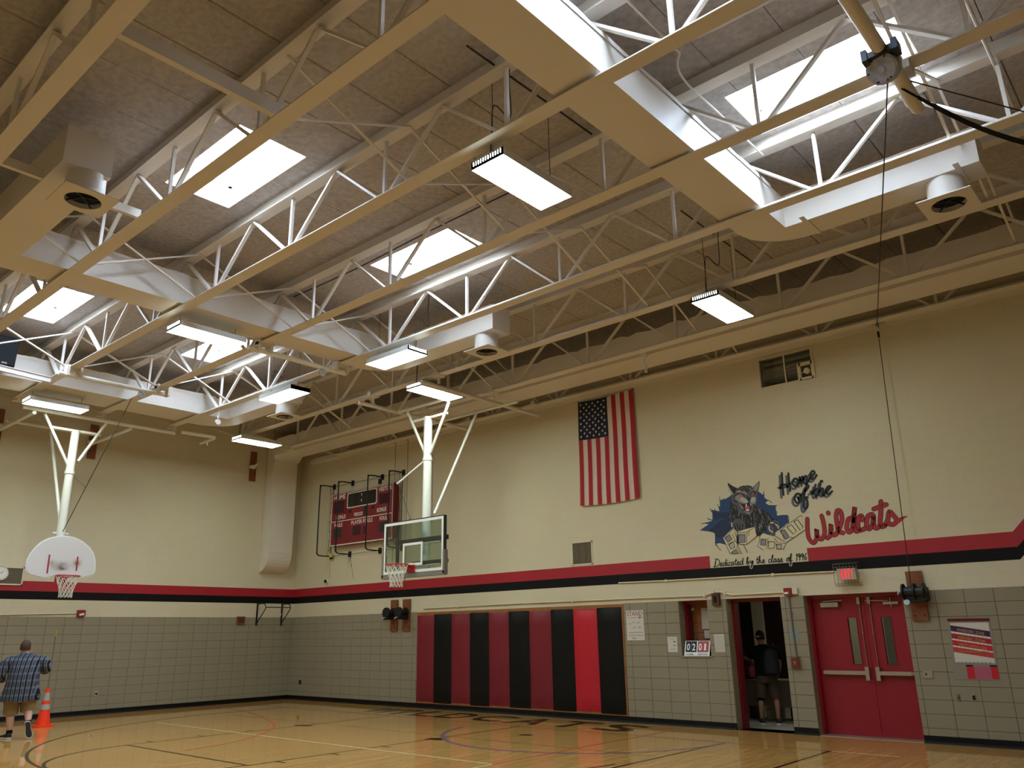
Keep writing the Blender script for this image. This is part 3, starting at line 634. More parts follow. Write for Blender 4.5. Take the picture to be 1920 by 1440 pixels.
# ================================================================== DUCTS
DB, DT = 6.752, 7.21
def ell(x0, y0, cx, cy, n=8): return [(cx + (x0 - cx) * math.cos(PI / 2 * k / n), cy + (y0 - cy) * math.sin(PI / 2 * k / n)) for k in range(n + 1)]
def duct(lab, xl, xr, xe, left_branch=False, plates=()):
    t = thing('air_duct', lab, 'duct', ((xl + xr) / 2, -4.4, DB), 'roof air ducts')
    y0, y1, yb = -4.64, -4.19, YF + 0.02
    p = [(xl, yb), (xl, y1 - 0.72)] + [(xl + 0.75 - 0.75 * math.cos(PI / 2 * k / 8), y1 - 0.72 + 0.72 * math.sin(PI / 2 * k / 8)) for k in range(1, 9)] + [(xe, y1), (xe, y0), (xr, y0)]
    if left_branch: p += [(xr, -11.12), (12.5, -11.12), (12.5, -11.64), (xr, -11.64)]
    p += [(xr, yb)]
    b = MB(); K = len(p)
    rnd = random.Random(int(xl * 10))
    bot = [V((x, y, DB)) for x, y in p]; b.face(bot[::-1]); b.face([V((x, y, DT)) for x, y in p])
    for i in range(K):
        a, c = V((*p[i], 0)), V((*p[(i + 1) % K], 0)); b.face([a + V((0, 0, DB)), c + V((0, 0, DB)), c + V((0, 0, DT)), a + V((0, 0, DT))])
    b.build('duct_body', M['duct'], t)
    b = MB()                                      # loose edge of the insulation wrap along the top of the duct
    ys = [-17.0 + 0.16 * k for k in range(int((17.0 - 4.7) / 0.16))]
    rows = [[(xr + 0.012, y, DT - 0.03) for y in ys], [(xr + 0.012, y, DT + 0.012 + 0.03 * rnd.random()) for y in ys]]
    b.grid(rows, 0, False); b.build('insulation_edge', M['duct'], t)
    for px_, py_, s in plates:
        b = MB(); z = 6.45; r = 0.205
        ring = [(r * math.cos(2 * PI * k / 24), r * math.sin(2 * PI * k / 24)) for k in range(24)]
        b.grid([[(px_ + x, py_ + y, DB + 0.005) for x, y in ring], [(px_ + x * 1.04, py_ + y * 1.04, z + 0.01) for x, y in ring]], 0, True, True); nk = b.build('diffuser_neck', M['duct'], t)
        b = MB(); sq = []
        for k in range(24):
            a = 2 * PI * k / 24; c, d = math.cos(a), math.sin(a); m_ = max(abs(c), abs(d)); sq.append((0.29 * c / m_, 0.29 * d / m_))
        inn = [(0.19 * math.cos(2 * PI * k / 24), 0.19 * math.sin(2 * PI * k / 24)) for k in range(24)]
        b.grid([[(px_ + x, py_ + y, z) for x, y in sq], [(px_ + x, py_ + y, z - 0.004) for x, y in inn]], 0, False, True)
        b.grid([[(px_ + x, py_ + y, z + 0.012) for x, y in sq], [(px_ + x, py_ + y, z) for x, y in sq]], 0, False, True)
        b.grid([[(px_ + x, py_ + y, z - 0.004) for x, y in inn], [(px_ + x, py_ + y, z + 0.012) for x, y in sq]], 0, False, True)
        pl = b.build('diffuser_plate', M['duct'], t)
        b = MB(); b.face([(px_ + x * 1.02, py_ + y * 1.02, z + 0.06) for x, y in inn]); b.build('dark_throat', M['hole'], pl)
        b = MB()
        for k in range(4): a = PI / 4 + PI / 2 * k; b.bar((px_, py_, z + 0.05), (px_ + 0.19 * math.cos(a), py_ + 0.19 * math.sin(a), z + 0.01), 0.012, 0.02)
        b.build('vane', M['darkmetal'], pl)
    return t
d3 = duct('wide cream duct whose side is brilliantly lit, bending beside the largest skylight', 17.16, 17.71, 20.0, False, [(19.58, -4.42, 1)])
d2 = duct('cream duct across the roof centre with one branch and diffuser on each side', 9.06, 9.66, 12.45, True, [(12.1, -4.42, 1), (12.33, -11.32, 1)])
d1 = duct('cream duct farthest across the roof, nearest the end wall with the black loudspeaker on it', 2.72, 3.72, 6.15, False, [(5.85, -4.42, 1)])
for x in (17.98, 19.78): b = MB(); b.box(x - 0.03, x + 0.03, -4.80, -4.19, DB - 0.014, DB - 0.001); b.build('hanger_bar', M['steel'], d3)
t = thing('air_duct', 'long cream duct along the block wall top with a riser in the corner', 'duct', (0.25, -0.8, 3.5), 'roof air ducts')
b = MB(); p = [(0.02, -1.22), (0.02, -0.43), (0.5, -0.43), (1.3, -0.85), (XR - 0.02, -0.85), (XR - 0.02, -1.55), (0.9, -1.55), (0.43, -1.22)]
b.prism([(x, y, DB) for x, y in p], (0, 0, DT - DB)); b.build('duct_body', M['duct'], t)
xs = [1.0 + 0.18 * k for k in range(140)]; rnd = random.Random(3); b = MB()
b.grid([[(x, -1.562, DT - 0.04) for x in xs], [(x, -1.562, DT + 0.06 * rnd.random()) for x in xs]], 0, False); b.build('insulation_edge', M['duct'], t)
b = MB(); prof = [(0.02, DB), (0.43, DB), (0.43, 4.05)] + [(0.02 + 0.41 * math.cos(PI / 2 * k / 8), 4.05 - 0.55 * math.sin(PI / 2 * k / 8)) for k in range(1, 9)]
b.prism([(x, -1.22, z) for x, z in prof], (0, 0.79, 0)); b.build('riser', M['duct'], t)
for z in (6.66, 5.25, 4.05): b = MB(); b.box(0.02, 0.435, -1.226, -0.424, z - 0.012, z + 0.012); b.build('riser_seam', M['duct'], t)

# ================================================================== HANGING LAMPS
def lamp(lab, cx, cy, along, z=6.46, vent=-1):
    t = thing('ceiling_light', lab, 'lamp', (cx, cy, z), 'hanging fluorescent lamps'); L, W, H = 1.17, 0.46, 0.095; top = DECK if not any(a < cx < c and cy < -4.2 for a, c in ((17.16, 17.71), (9.06, 9.66), (2.72, 3.72))) else DB - 0.004
    ax, ay = (V((1, 0, 0)), V((0, 1, 0))) if along == 'x' else (V((0, 1, 0)), V((1, 0, 0))); o = V((cx, cy, z)); Z = V((0, 0, 1))
    b = MB(); b.obox(o + Z * 0.048, ax, ay, Z, L / 2, W / 2, 0.047)
    for s in (-1, 1): b.obox(o + ax * (s * (L / 2 - 0.004)) + Z * 0.043, ax, ay, Z, 0.004, W / 2, 0.045)
    b.build('housing', M['lampgrey'], t)
    b = MB(); c = [o + ax * (L / 2 - 0.006) * i + ay * (W / 2 - 0.006) * j + Z * -0.003 for i, j in ((-1, -1), (1, -1), (1, 1), (-1, 1))]
    if along == 'x': c = c[::-1]
    b.face(c); b.build('lens', M['lens'], t)
    b = MB()
    for k in range(12): b.obox(o + ax * (vent * (L / 2 + 0.001)) + ay * (W * (k - 5.5) / 13) + Z * 0.055, ax, ay, Z, 0.002, 0.005, 0.022)
    b.build('vent_slots', M['lens'], t)
    b = MB()
    for s in (-0.42, 0.42): p = o + ax * (s * L); b.tube([p + Z * 0.09, p + Z * (top - z)], 0.004, 5)
    b.build('suspension_wire', M['cable'], t)
    if top < DECK: return t
    b = MB(); p = o + ax * (vent * L * 0.45) + Z * 0.09
    b.tube(smooth([p, p + Z * 0.35 + ay * 0.02, p + Z * 0.62 + ay * 0.06, p + Z * 0.45 + ay * 0.2 + ax * 0.1, p + Z * 0.8 + ay * 0.28, V((p.x, p.y, DECK)) + ay * 0.3], 5), 0.007, 5); b.build('power_cord', M['cable'], t)
    return t
lamp('largest hanging lamp, seen from below between two joists', 16.19, -8.18, 'y')
lamp('hanging lamp beside the long wall duct, right of the flag', 16.08, -3.28, 'y')
lamp('hanging lamp slung lengthwise below the joist beside the middle duct diffuser', 10.62, -5.24, 'x', vent=1)
lamp('hanging lamp overlapping the small skylight near the end wall', 9.26, -8.15, 'y')
lamp('slim-looking hanging lamp directly above the fan-shaped backboard', 3.12, -8.25, 'y')
lamp('hanging lamp below the joist, between the end wall and the middle duct', 7.2, -5.33, 'x', vent=-1)
lamp('slim-looking hanging lamp closest to the corner riser duct', 3.08, -3.42, 'y')
lamp('hanging lamp behind the pipe frame of the glass backboard hoop', 9.56, -3.28, 'y')

for x, lab in ((3.1, 'over the end wall side of the court'), (9.4, 'over the middle of the court')):
    lamp('hanging lamp of the row nearest the viewer, ' + lab, x, -13.1, 'y')

# ================================================================== HOOPS
def net(rim_c, r, parent):
    b = MB(); n = 12; lv = [(0.0, 1.0), (0.10, 0.86), (0.19, 0.70), (0.28, 0.58), (0.36, 0.55), (0.43, 0.57)]
    for k in range(n):
        for s in (1, -1):
            pts = []
            for i, (dz, q) in enumerate(lv): a = 2 * PI * (k + s * 0.5 * i) / n; pts.append(rim_c + V((r * q * math.cos(a), r * q * math.sin(a), -dz)))
            b.tube(pts, 0.0065, 4, caps=False)
    return tag(b.build('net', M['net'], parent), kind='stuff')
def rim(c, r, parent, d):
    b = MB(); b.tube([c + V((r * math.cos(2 * PI * k / 28), r * math.sin(2 * PI * k / 28), 0)) for k in range(28)], 0.011, 8, True)
    s = V((-d.y, d.x, 0))
    for q in (-1, 1): b.tube([c + d * 0.40 + s * (0.10 * q) - V((0, 0, 0.02)), c + d * (r * 0.9) + s * (0.10 * q)], 0.012, 6)
    R_ = b.build('rim', M['rim'], parent)
    b = MB(); b.obox(c + d * 0.375 - V((0, 0, 0.06)), d, s, V((0, 0, 1)), 0.012, 0.115, 0.075); b.obox(c + d * 0.3 - V((0, 0, 0.012)), d, s, V((0, 0, 1)), 0.09, 0.10, 0.006); b.build('rim_bracket', M['rim'], parent)
    return R_
# --- glass backboard hoop in the middle of the photo
t = thing('basketball_hoop', 'glass backboard hoop with grey padding, hung from the roof on a white pole', 'hoop', (8.68, -2.9, 2.7)); P = M['pole']
xa, xb, za, zb, yf = 7.77, 9.60, 2.905, 3.972, -3.033
b = MB(); b.box(xa + 0.02, xb - 0.02, yf + 0.006, yf + 0.018, za + 0.02, zb - 0.02); b.build('glass', M['glassb'], t)
b = MB()
for q in ((xa, xb, zb - 0.06, zb), (xa, xb, za, za + 0.06), (xa, xa + 0.06, za + 0.06, zb - 0.06), (xb - 0.06, xb, za + 0.06, zb - 0.06)): b.box(q[0], q[1], yf, yf + 0.004, q[2], q[3])
b.build('white_border', M['white'], t)
b = MB(); cx = 8.685; q0, q1, s0, s1 = cx - 0.30, cx + 0.30, 3.05, 3.51
for q in ((q0, q1, s1 - 0.05, s1), (q0, q1, s0, s0 + 0.05), (q0, q0 + 0.05, s0 + 0.05, s1 - 0.05), (q1 - 0.05, q1, s0 + 0.05, s1 - 0.05)): b.box(q[0], q[1], yf, yf + 0.004, q[2], q[3])
b.build('target_square', M['white'], t)
b = MB()
for q in ((xa - 0.012, xa + 0.006), (xb - 0.006, xb + 0.012)): b.box(q[0], q[1], yf - 0.004, yf + 0.07, za - 0.01, zb + 0.012)
b.box(xa, xb, yf - 0.004, yf + 0.07, zb - 0.004, zb + 0.014); b.box(xa, xb, yf - 0.004, yf + 0.07, za - 0.012, za + 0.004); b.build('metal_frame', M['darkmetal'], t)
b = MB()
for x in (xa - 0.035, xb - 0.015): b.box(x, x + 0.05, yf - 0.012, yf + 0.085, za - 0.06, za + 0.40)
b.box(xa - 0.03, xb + 0.03, yf - 0.012, yf + 0.085, za - 0.085, za - 0.005); b.build('padding', M['grey'], t)
b = MB(); b.bar((8.1, -2.93, 3.0), (8.1, -2.93, 3.93), 0.06, 0.05, V((0, 1, 0))); b.bar((8.0, -2.9, 3.56), (9.58, -2.9, 3.56), 0.05, 0.09); b.bar((8.55, -2.9, 3.1), (9.58, -2.9, 3.1), 0.05, 0.07)
b.build('back_bracket', M['darkmetal'], t)
b = MB()
for z in (3.5, 3.05):
    b.tube([(8.35, -2.88, z), (8.5, -2.68, z + 0.02), (9.15, -2.68, z + 0.02), (9.35, -2.88, z + 0.1)], 0.02, 6)
b.build('bracket_tube', M['pole'], t)
rc = V((8.66, -3.42, 3.048)); rim(rc, 0.229, t, V((0, 1, 0))); net(rc - V((0, 0, 0.005)), 0.225, t)
py0 = -2.66
b = MB(); b.tube([(8.69, py0, 2.98), (8.69, py0, 6.24)], 0.092, 20); b.build('pole', P, t)
for z in (5.30, 3.53): b = MB(); b.cyl((8.69, py0, z - 0.03), (8.69, py0, z + 0.03), 0.105, 20); b.build('pole_collar', P, t)
b = MB(); b.bar((8.23, py0, 6.22), (9.29, py0, 6.22), 0.05, 0.05); b.build('crossbar', P, t)
for x0, x1 in ((8.62, 8.12), (8.78, 9.42)):
    b = MB(); b.tube([(x0, py0, 5.43), (x1, -2.74, 6.42)], 0.032, 8); b.build('v_arm', P, t)
b = MB(); b.tube([(8.86, -2.60, 4.12), (9.03, -1.52, 6.44)], 0.032, 8); b.build('back_brace', P, t)
b = MB(); b.tube([(8.66, -2.70, 5.28), (7.95, -2.86, 4.84)], 0.02, 6); b.build('side_brace', P, t)
b = MB(); b.tube([(8.82, py0 + 0.03, 3.95), (8.82, py0 + 0.03, 5.4)], 0.007, 5); b.tube([(7.97, -2.86, 4.85), (8.5, -2.95, 4.02)], 0.006, 5); b.tube([(8.5, -2.95, 4.02), (8.5, -2.98, 3.97)], 0.014, 5); b.build('cable', M['cable'], t)
b = MB()
for x0, x1, y in ((8.05, 9.5, -2.76), (7.85, 10.1, -1.52)): b.tube([(x0 - 0.25, y, 6.50), (x1 + 0.2, y, 6.50)], 0.035, 10)
b.build('frame_pipe', P, t)
for x, y0_, y1_ in ((7.72, -3.8, -0.28), (9.80, -3.88, -0.22)):
    b = MB(); b.tube([(x, y0_, 6.53), (x, y1_, 6.53)], 0.045, 12); b.build('frame_pipe', M['steel'], t)
    for y in (-3.56, -1.93, -0.5):
        b = MB(); b.bar((x + 0.17, y, 6.53), (x + 0.17, y, 6.70), 0.05, 0.03); b.box(x - 0.05, x + 0.25, y - 0.11, y + 0.11, 6.67, 6.70); b.box(x + 0.12, x + 0.22, y - 0.13, y - 0.11, 6.66, 6.76); b.build('pipe_clamp', M['steel'], t)
for x, y in ((8.12, -2.76), (9.42, -2.76), (9.03, -1.52)):
    b = MB(); b.tube([V((x, y, 6.44)) + V((0.055 * math.cos(2 * PI * k / 14), 0, 0.06 + 0.055 * math.sin(2 * PI * k / 14))) for k in range(14)], 0.014, 6, True); b.bar((x, y, 6.36), (x, y, 6.46), 0.05, 0.02); b.build('pipe_shackle', P, t)
# --- fan-shaped hoop at the end wall
xf = 2.55
t = thing('basketball_hoop', 'hoop with white fan-shaped backboard in front of the end wall', 'hoop', (xf, -7.2, 2.8))
O = lambda x, y: onx(x / 8.0, 1020 + y / 8.0, xf)
outline = [(412, 420), (400, 380), (405, 300), (425, 230), (470, 145), (545, 50), (640, -30), (760, -85), (900, -110), (1020, -110), (1140, -80), (1250, -20), (1340, 60), (1395, 140), (1418, 230), (1425, 330), (1420, 400), (1400, 440), (1360, 465), (1190, 505), (1130, 495), (1080, 470), (980, 455), (880, 455), (790, 470), (710, 500), (640, 500), (450, 450)]
poly = [O(*p) for p in outline]
org = V((xf, -7.2, 2.8)); blobs = []
for px_, py_, ex, ey, st in ((900, 345, 260, 110, 0.75), (930, 375, 130, 45, 0.8), (1155, 290, 120, 105, 0.95), (1155, 285, 60, 60, 0.5), (775, 280, 110, 90, 0.6), (940, 300, 200, 90, 0.35)):
    c0 = O(px_, py_) - org; blobs.append((c0.y, c0.z, abs(O(px_ + ex, py_).y - O(px_, py_).y), abs(O(px_, py_ + ey).z - O(px_, py_).z), st))
M['fan'] = stained_board('fan_board_white', '#d6d4d6', blobs)
b = MB(); b.prism([p - V((0.03, 0, 0)) for p in poly], (0.03, 0, 0)); b.build('backboard', M['fan'], t)
b = MB()
for i in range(len(poly)): b.bar(poly[i] - V((0.02, 0, 0)), poly[(i + 1) % len(poly)] - V((0.02, 0, 0)), 0.045, 0.015, V((1, 0, 0)))
b.build('board_edge', M['white'], t)
b = MB()
for p, q in (((743, 160), (705, 440)), ((1168, 190), (1143, 400))): b.bar(O(*p) + V((0.004, 0, 0)), O(*q) + V((0.004, 0, 0)), 0.028, 0.006, V((1, 0, 0)))
b.build('target_line', M['red'], t)
rc = onx(127.5, 1080, xf + 0.39); rim(rc, 0.229, t, V((-1, 0, 0))); net(rc - V((0, 0, 0.005)), 0.225, t)
k45 = lambda x, y: (x / 4.5, 700 + y / 4.5)
xp = 2.28; pt, pb = onx(142, 808, xp), onx(118, 1000, xp); yp = -7.22
ptz, pbz = pt.z, pb.z; yA = pt.y; 
b = MB(); b.tube([(xp, yA, pbz - 0.65), (xp, yA, ptz)], 0.085, 18); b.build('pole', P, t)
b = MB(); b.box(xp - 0.02, xf - 0.03, yA - 0.05, yA + 0.05, pbz - 0.62, pbz - 0.5); b.box(xp - 0.02, xf - 0.03, yA - 0.05, yA + 0.05, pbz - 0.25, pbz - 0.15); b.bar((xp, yA - 0.16, pbz), (xp, yA + 0.16, pbz), 0.03, 0.03); b.build('board_mount', P, t); b = MB(); zc = onx(*k45(600, 840), xp).z; b.cyl((xp, yA, zc - 0.03), (xp, yA, zc + 0.03), 0.10, 18); b.build('pole_collar', P, t)
for p, q in (((380, 340), (570, 770)), ((905, 410), (660, 740))):
    a, c = onx(*k45(*p), xp + 0.12), onx(*k45(*q), xp + 0.02); b = MB(); b.tube([a, c], 0.032, 8); b.build('v_arm', P, t)
a, c = onx(*k45(590, 487), xp), onx(*k45(850, 520), xp); b = MB(); b.bar((xp, 2 * yA - c.y, ptz), (xp, c.y, ptz), 0.05, 0.05); b.build('crossbar', P, t)
a, c = onx(*k45(430, 490), 1.0), onx(*k45(505, 1230), xp - 0.1); b = MB(); b.tube([a, c], 0.034, 8); b.build('back_brace', P, t)
for p, q, z in ((k45(180, 290), k45(1490, 500), 6.5), (k45(50, 400), k45(850, 520), 6.5)):
    a, c = onz(*p, z), onz(*q, z); xm_ = (a.x + c.x) / 2; b = MB(); b.tube([(xm_, a.y, z), (xm_, c.y, z)], 0.042, 12); b.build('frame_pipe', P, t)
for y in (-8.45, -6.38): b = MB(); b.tube([(0.30, y, 6.42), (2.5, y, 6.42)], 0.042, 10); b.build('frame_pipe', P, t)
b = MB(); b.tube(smooth([(2.70, -5.26, 6.5), (2.76, -4.6, 6.5), (2.7, -4.4, 6.5), (2.4, -4.36, 6.5), (1.95, -4.36, 6.5)], 4), 0.042, 10); b.bar((2.3, -4.36, 6.38), (2.3, -4.36, 6.5), 0.02, 0.02); b.build('frame_pipe', P, t)
for y in (-7.0, -5.33):
    b = MB(); b.bar((XEND + 0.12, y, 6.5), (XEND + 0.12, y, 6.72), 0.05, 0.03); b.build('pipe_clamp', M['steel'], t)
rp = [onz(*k45(1110, 215), 6.5), V((xp + 0.12, yA, pbz + 0.02))]
b = MB(); b.tube(rp, 0.008, 5); b.tube([onx(*k45(620, 870), xp), rp[0].lerp(rp[1], 0.66)], 0.005, 5); b.build('cable', M['cable'], t)
# --- short cross pipes clamped under the joists, with their pulleys
for lab, x, ya, yb_ in (('short white cross pipe clamped under two joists above the fan-shaped hoop', 5.27, -9.0, -6.95), ('short cream cross pipe clamped under two joists near the hanging lamp over mid court', 9.08, -7.3, -5.2)):
    t = thing('cross_pipe', lab, 'pipe', (x, (ya + yb_) / 2, 6.5)); b = MB(); b.tube([(x, ya, 6.56), (x, yb_, 6.56)], 0.045, 12); b.build('pipe', P, t)
    for y in (-8.75, -7.0, -5.33):
        if ya < y < yb_: b = MB(); b.box(x - 0.07, x + 0.09, y - 0.14, y - 0.09, 6.53, 6.74); b.box(x - 0.07, x + 0.09, y + 0.09, y + 0.14, 6.53, 6.74); b.box(x - 0.05, x + 0.07, y - 0.14, y + 0.14, 6.65, 6.70); b.build('clamp', M['steel'], t)
    b = MB(); b.tube([V((x + 0.02, -7.42 if x < 6 else -5.75, 6.45)) + V((0, 0.06 * math.cos(q), 0.06 * math.sin(q))) for q in [2 * PI * k / 14 for k in range(14)]], 0.018, 6, True); b.build('pulley_ring', M['gear'], t)
pp = onz(388, 778, 6.42)
b = MB(); b.tube([(4.62, -5.36, 6.70), (4.62, -5.36, 6.58)], 0.02, 6); b.tube([V((4.62, -5.36, 6.52)) + V((0.03 * math.cos(q), 0, 0.06 * math.sin(q))) for q in [2 * PI * k / 12 for k in range(12)]], 0.012, 6, True)
b.cyl((4.60, -5.36, 6.38), (4.64, -5.36, 6.38), 0.065, 16); tag(b.build('pulley', M['white']), 'small white pulley hanging under the joist left of the corner lamp', 'pulley')
# ================================================================== ON THE RIGHT-HAND WALL
def KW(ox, oy, s, y=0.0): return lambda px, py: ony(ox + px / s, oy + py / s, y)
def flat(name, k, pts, m, parent, dy=-0.003):
    b = MB(); b.face([k(*p) + V((0, dy, 0)) for p in pts]); return b.build(name, M[m], parent)
# --- plywood backing and ten pads
b = MB(); b.box(5.53, 11.72, -0.02, -0.001, 0.115, 2.235); tag(b.build('backing_board', M['ply']), 'long strip of plywood showing above and below the row of wall pads', 'board')
ORD = ['first', 'second', 'third', 'fourth', 'fifth', 'sixth', 'seventh', 'eighth', 'ninth', 'tenth']
seq = ['padred', 'padblack'] * 4 + ['padbright', 'padblack']; nr = nb = 0
for i, m in enumerate(seq):
    x0, x1 = 5.535 + i * 0.6145, 5.535 + (i + 1) * 0.6145; z0, z1 = 0.155 - (0.02 if m == 'padblack' else 0) + 0.004 * (i % 3), 2.155 + (0.02 if m == 'padblack' else 0)
    N, Q = 6, 14; rows = []
    for r in range(Q + 1):
        v = r / Q; row = []
        for c in range(N + 1):
            u = c / N; e = min(1, 4.5 * min(u, 1 - u) + 0.0) ** 0.5 * min(1, 14 * min(v, 1 - v)) ** 0.5
            row.append((x0 + 0.003 + (x1 - x0 - 0.006) * u, -0.022 - 0.05 * e - 0.003 * math.sin(9 * v + i), z0 + (z1 - z0) * v))
        rows.append(row)
    b = MB(); b.grid(rows); b.box(x0 + 0.003, x1 - 0.003, -0.024, -0.0205, z0, z1)
    if m == 'padblack': nb += 1; lab = ORD[nb - 1] + ' black wall pad counted from the corner end of the row'
    elif m == 'padred': nr += 1; lab = ORD[nr - 1] + ' maroon wall pad counted from the corner end of the row'
    else: lab = 'the one bright red wall pad, second from the window end of the row'
    tag(b.build('wall_pad', M[m]), lab, 'wall pad', 'padded panels on the gym wall')
# --- flag hung lengthwise
FX0, FX1, FZ0, FZ1 = 10.83, 12.30, 4.33, 6.67; czf = ony(1088.5, 826, -0.03).z
def fpt(u, v):
    sl = 0.018 * math.sin(2 * PI * (u * 6.5)) * (0.3 + 0.7 * v) + 0.008 * math.sin(7 * v + 3 * u)
    x = FX0 + (FX1 - FX0) * u - 0.05 * v * (1 - u) + 0.03 * v * u * 0; sag = 0.05 * math.sin(PI * min(1, u * 1.15)) * (1 - v) * 0.6
    return V((x, -0.05 - sl, FZ1 + (FZ0 - FZ1) * v - sag - 0.03 * v * math.sin(PI * u)))
nu, nv = 39, 30; vc = (FZ1 - czf) / (FZ1 - FZ0); vs = [vc * i / 12 for i in range(13)] + [vc + (1 - vc) * i / 18 for i in range(1, 19)]
b = MB()
for i in range(len(vs) - 1):
    for j in range(nu):
        st = j // 3; mi = 0 if st % 2 == 0 else 1
        if st < 7 and i < 12: mi = 2
        b.face([fpt(j / nu, vs[i]), fpt((j + 1) / nu, vs[i]), fpt((j + 1) / nu, vs[i + 1]), fpt(j / nu, vs[i + 1])][::-1], mi, True)
fl = b.build('flag', [M['flagred'], M['flagwhite'], M['flagblue']]); tag(fl, 'striped flag hung lengthwise on the upper block wall, star field at its top left', 'flag')
b = MB()
for c in range(9):
    n = 6 if c % 2 == 0 else 5
    for r in range(n):
        u = (7 / 13) * (c + 1) / 10; v = vc * ((r + 0.5) / 6 if n == 6 else (r + 1) / 6); p = fpt(u, v) + V((0, -0.004, 0))
        b.face([p + V((math.cos(PI / 2 + PI * k / 5), 0, math.sin(PI / 2 + PI * k / 5))) * (0.033 if k % 2 == 0 else 0.014) for k in range(10)])
b.build('stars', M['star'], fl)
b = MB()
for u in (0.0, 0.55, 1.0): p = fpt(u, 0); b.cyl(p + V((0, 0.03, 0.0)), p + V((0, -0.02, 0.01)), 0.008, 6)
b.build('nail', M['darkmetal'], fl)

# --- painted wildcat breaking through the wall, with its lettering
mural = thing('wall_mural', 'painted grey wildcat bursting through a blue hole with cracked blocks and lettering', 'mural', (15.3, 0, 3.2))
k = KW(1300, 880, 8.4727); A = lambda name, pts, m, d: flat(name, k, pts, m, mural, -0.001 - 0.0004 * d)
def strokes(name, lst, wpx, m, d, kk=k, s=8.4727, par=mural, sm=True):
    b = MB(); ref = (kk(100, 100) - kk(0, 100)).length / 100
    for pts in lst:
        P_ = [kk(*p) + V((0, -0.001 - 0.0004 * d, 0)) for p in pts]
        b.ribbon(smooth(P_, 4) if sm and len(P_) > 2 else P_, wpx * ref, (0, 1, 0), cap=4)
    o = b.build(name, M[m], par)
    if name not in ('lettering', 'lettering_outline', 'lettering_shadow'): o['kind'] = 'stuff'
    return o
A('painted_hole', [(110, 965), (245, 870), (180, 862), (300, 815), (235, 785), (305, 802), (300, 680), (285, 640), (415, 665), (395, 590), (425, 590), (418, 470), (435, 492), (490, 463), (500, 475), (570, 435), (700, 330), (1000, 330), (1065, 375), (1115, 410), (1125, 370), (1130, 450), (1190, 492), (1145, 535), (1205, 573), (1320, 575), (1308, 600), (1320, 690), (1335, 740), (1500, 735), (1512, 850), (1460, 880), (1400, 1000), (1100, 1060), (700, 1080), (540, 1195), (430, 1165), (352, 1180), (345, 1020), (290, 992)], 'mblue', 1)
A('hole_shade', [(430, 820), (560, 760), (600, 900), (660, 980), (500, 1060), (440, 1090), (360, 1080), (345, 1015), (240, 960), (300, 930)], 'mnavy', 2)
A('hole_shade', [(320, 690), (560, 680), (590, 760), (330, 800)], 'mnavy', 2)
strokes('crack', [[(110, 965), (290, 990), (345, 1020), (352, 1180), (365, 1215)], [(365, 1190), (400, 1250), (440, 1285)], [(130, 865), (180, 855), (245, 845)], [(265, 620), (300, 680), (380, 670)], [(340, 630), (350, 670)], [(415, 440), (425, 500)], [(385, 560), (410, 600)], [(225, 770), (250, 800), (305, 802)], [(1120, 350), (1115, 410)], [(1190, 490), (1220, 505), (1245, 535)], [(1205, 575), (1330, 578)], [(1325, 670), (1335, 695)], [(1335, 742), (1500, 735), (1512, 850)], [(355, 1180), (430, 1168), (530, 1200)]], 9, 'mdark', 3)
A('wildcat_body', [(610, 430), (590, 560), (575, 700), (575, 800), (600, 900), (640, 960), (700, 990), (760, 1000), (820, 960), (900, 930), (960, 920), (1000, 1010), (1020, 1070), (1070, 1040), (1090, 990), (1180, 960), (1250, 1060), (1290, 1060), (1370, 930), (1385, 850), (1340, 800), (1260, 780), (1200, 700), (1100, 640), (990, 590), (1010, 430)], 'mdark', 4)
rnd = random.Random(5)
furs = [[], []]
for i in range(70):
    x, y = rnd.uniform(600, 1200), rnd.uniform(560, 930)
    if y < 560 + (x - 1000) * 0.55 or (x < 640 and y > 850): continue
    dx = (x - 820) * 0.10; L = rnd.uniform(40, 95); furs[i % 2].append([(x, y), (x + dx * 0.5 + rnd.uniform(-8, 8), y + L * 0.5), (x + dx, y + L)])
strokes('fur', furs[0], 9, 'mgrey', 5); strokes('fur', furs[1], 7, 'mlight', 5)
A('wildcat_head', [(545, 208), (560, 330), (605, 415), (610, 520), (640, 600), (700, 650), (750, 700), (850, 722), (930, 690), (980, 620), (1010, 500), (1015, 400), (1045, 290), (1056, 215), (1045, 182), (950, 285), (880, 255), (790, 258), (700, 300), (620, 262)], 'mgrey', 6)
A('ear_dark', [(545, 208), (620, 262), (700, 305), (660, 380), (620, 400), (590, 330)], 'mdark', 7); A('ear_light', [(548, 250), (590, 320), (640, 395), (600, 400), (560, 330)], 'mpale', 8); A('ear_light', [(1040, 195), (1035, 280), (1000, 345), (955, 320), (965, 290)], 'mlight', 7)
for p in ([(670, 340), (760, 320), (840, 360), (870, 420), (800, 380), (700, 370)], [(880, 280), (930, 300), (960, 360), (900, 380), (885, 330)], [(660, 410), (730, 395), (800, 440), (860, 500), (870, 540), (800, 545), (720, 520), (670, 470)], [(915, 450), (960, 430), (1000, 470), (990, 540), (940, 560), (905, 510)], [(720, 540), (780, 580), (820, 680), (870, 715), (930, 680), (980, 600), (990, 560), (960, 640), (900, 690), (830, 670), (770, 620)]): A('face_light', p, 'mlight', 7)
for p in ([(760, 440), (830, 460), (880, 520), (850, 545), (790, 520), (740, 490)], [(930, 450), (985, 440), (985, 500), (940, 530), (905, 515)]): A('muzzle', p, 'mpale', 8)
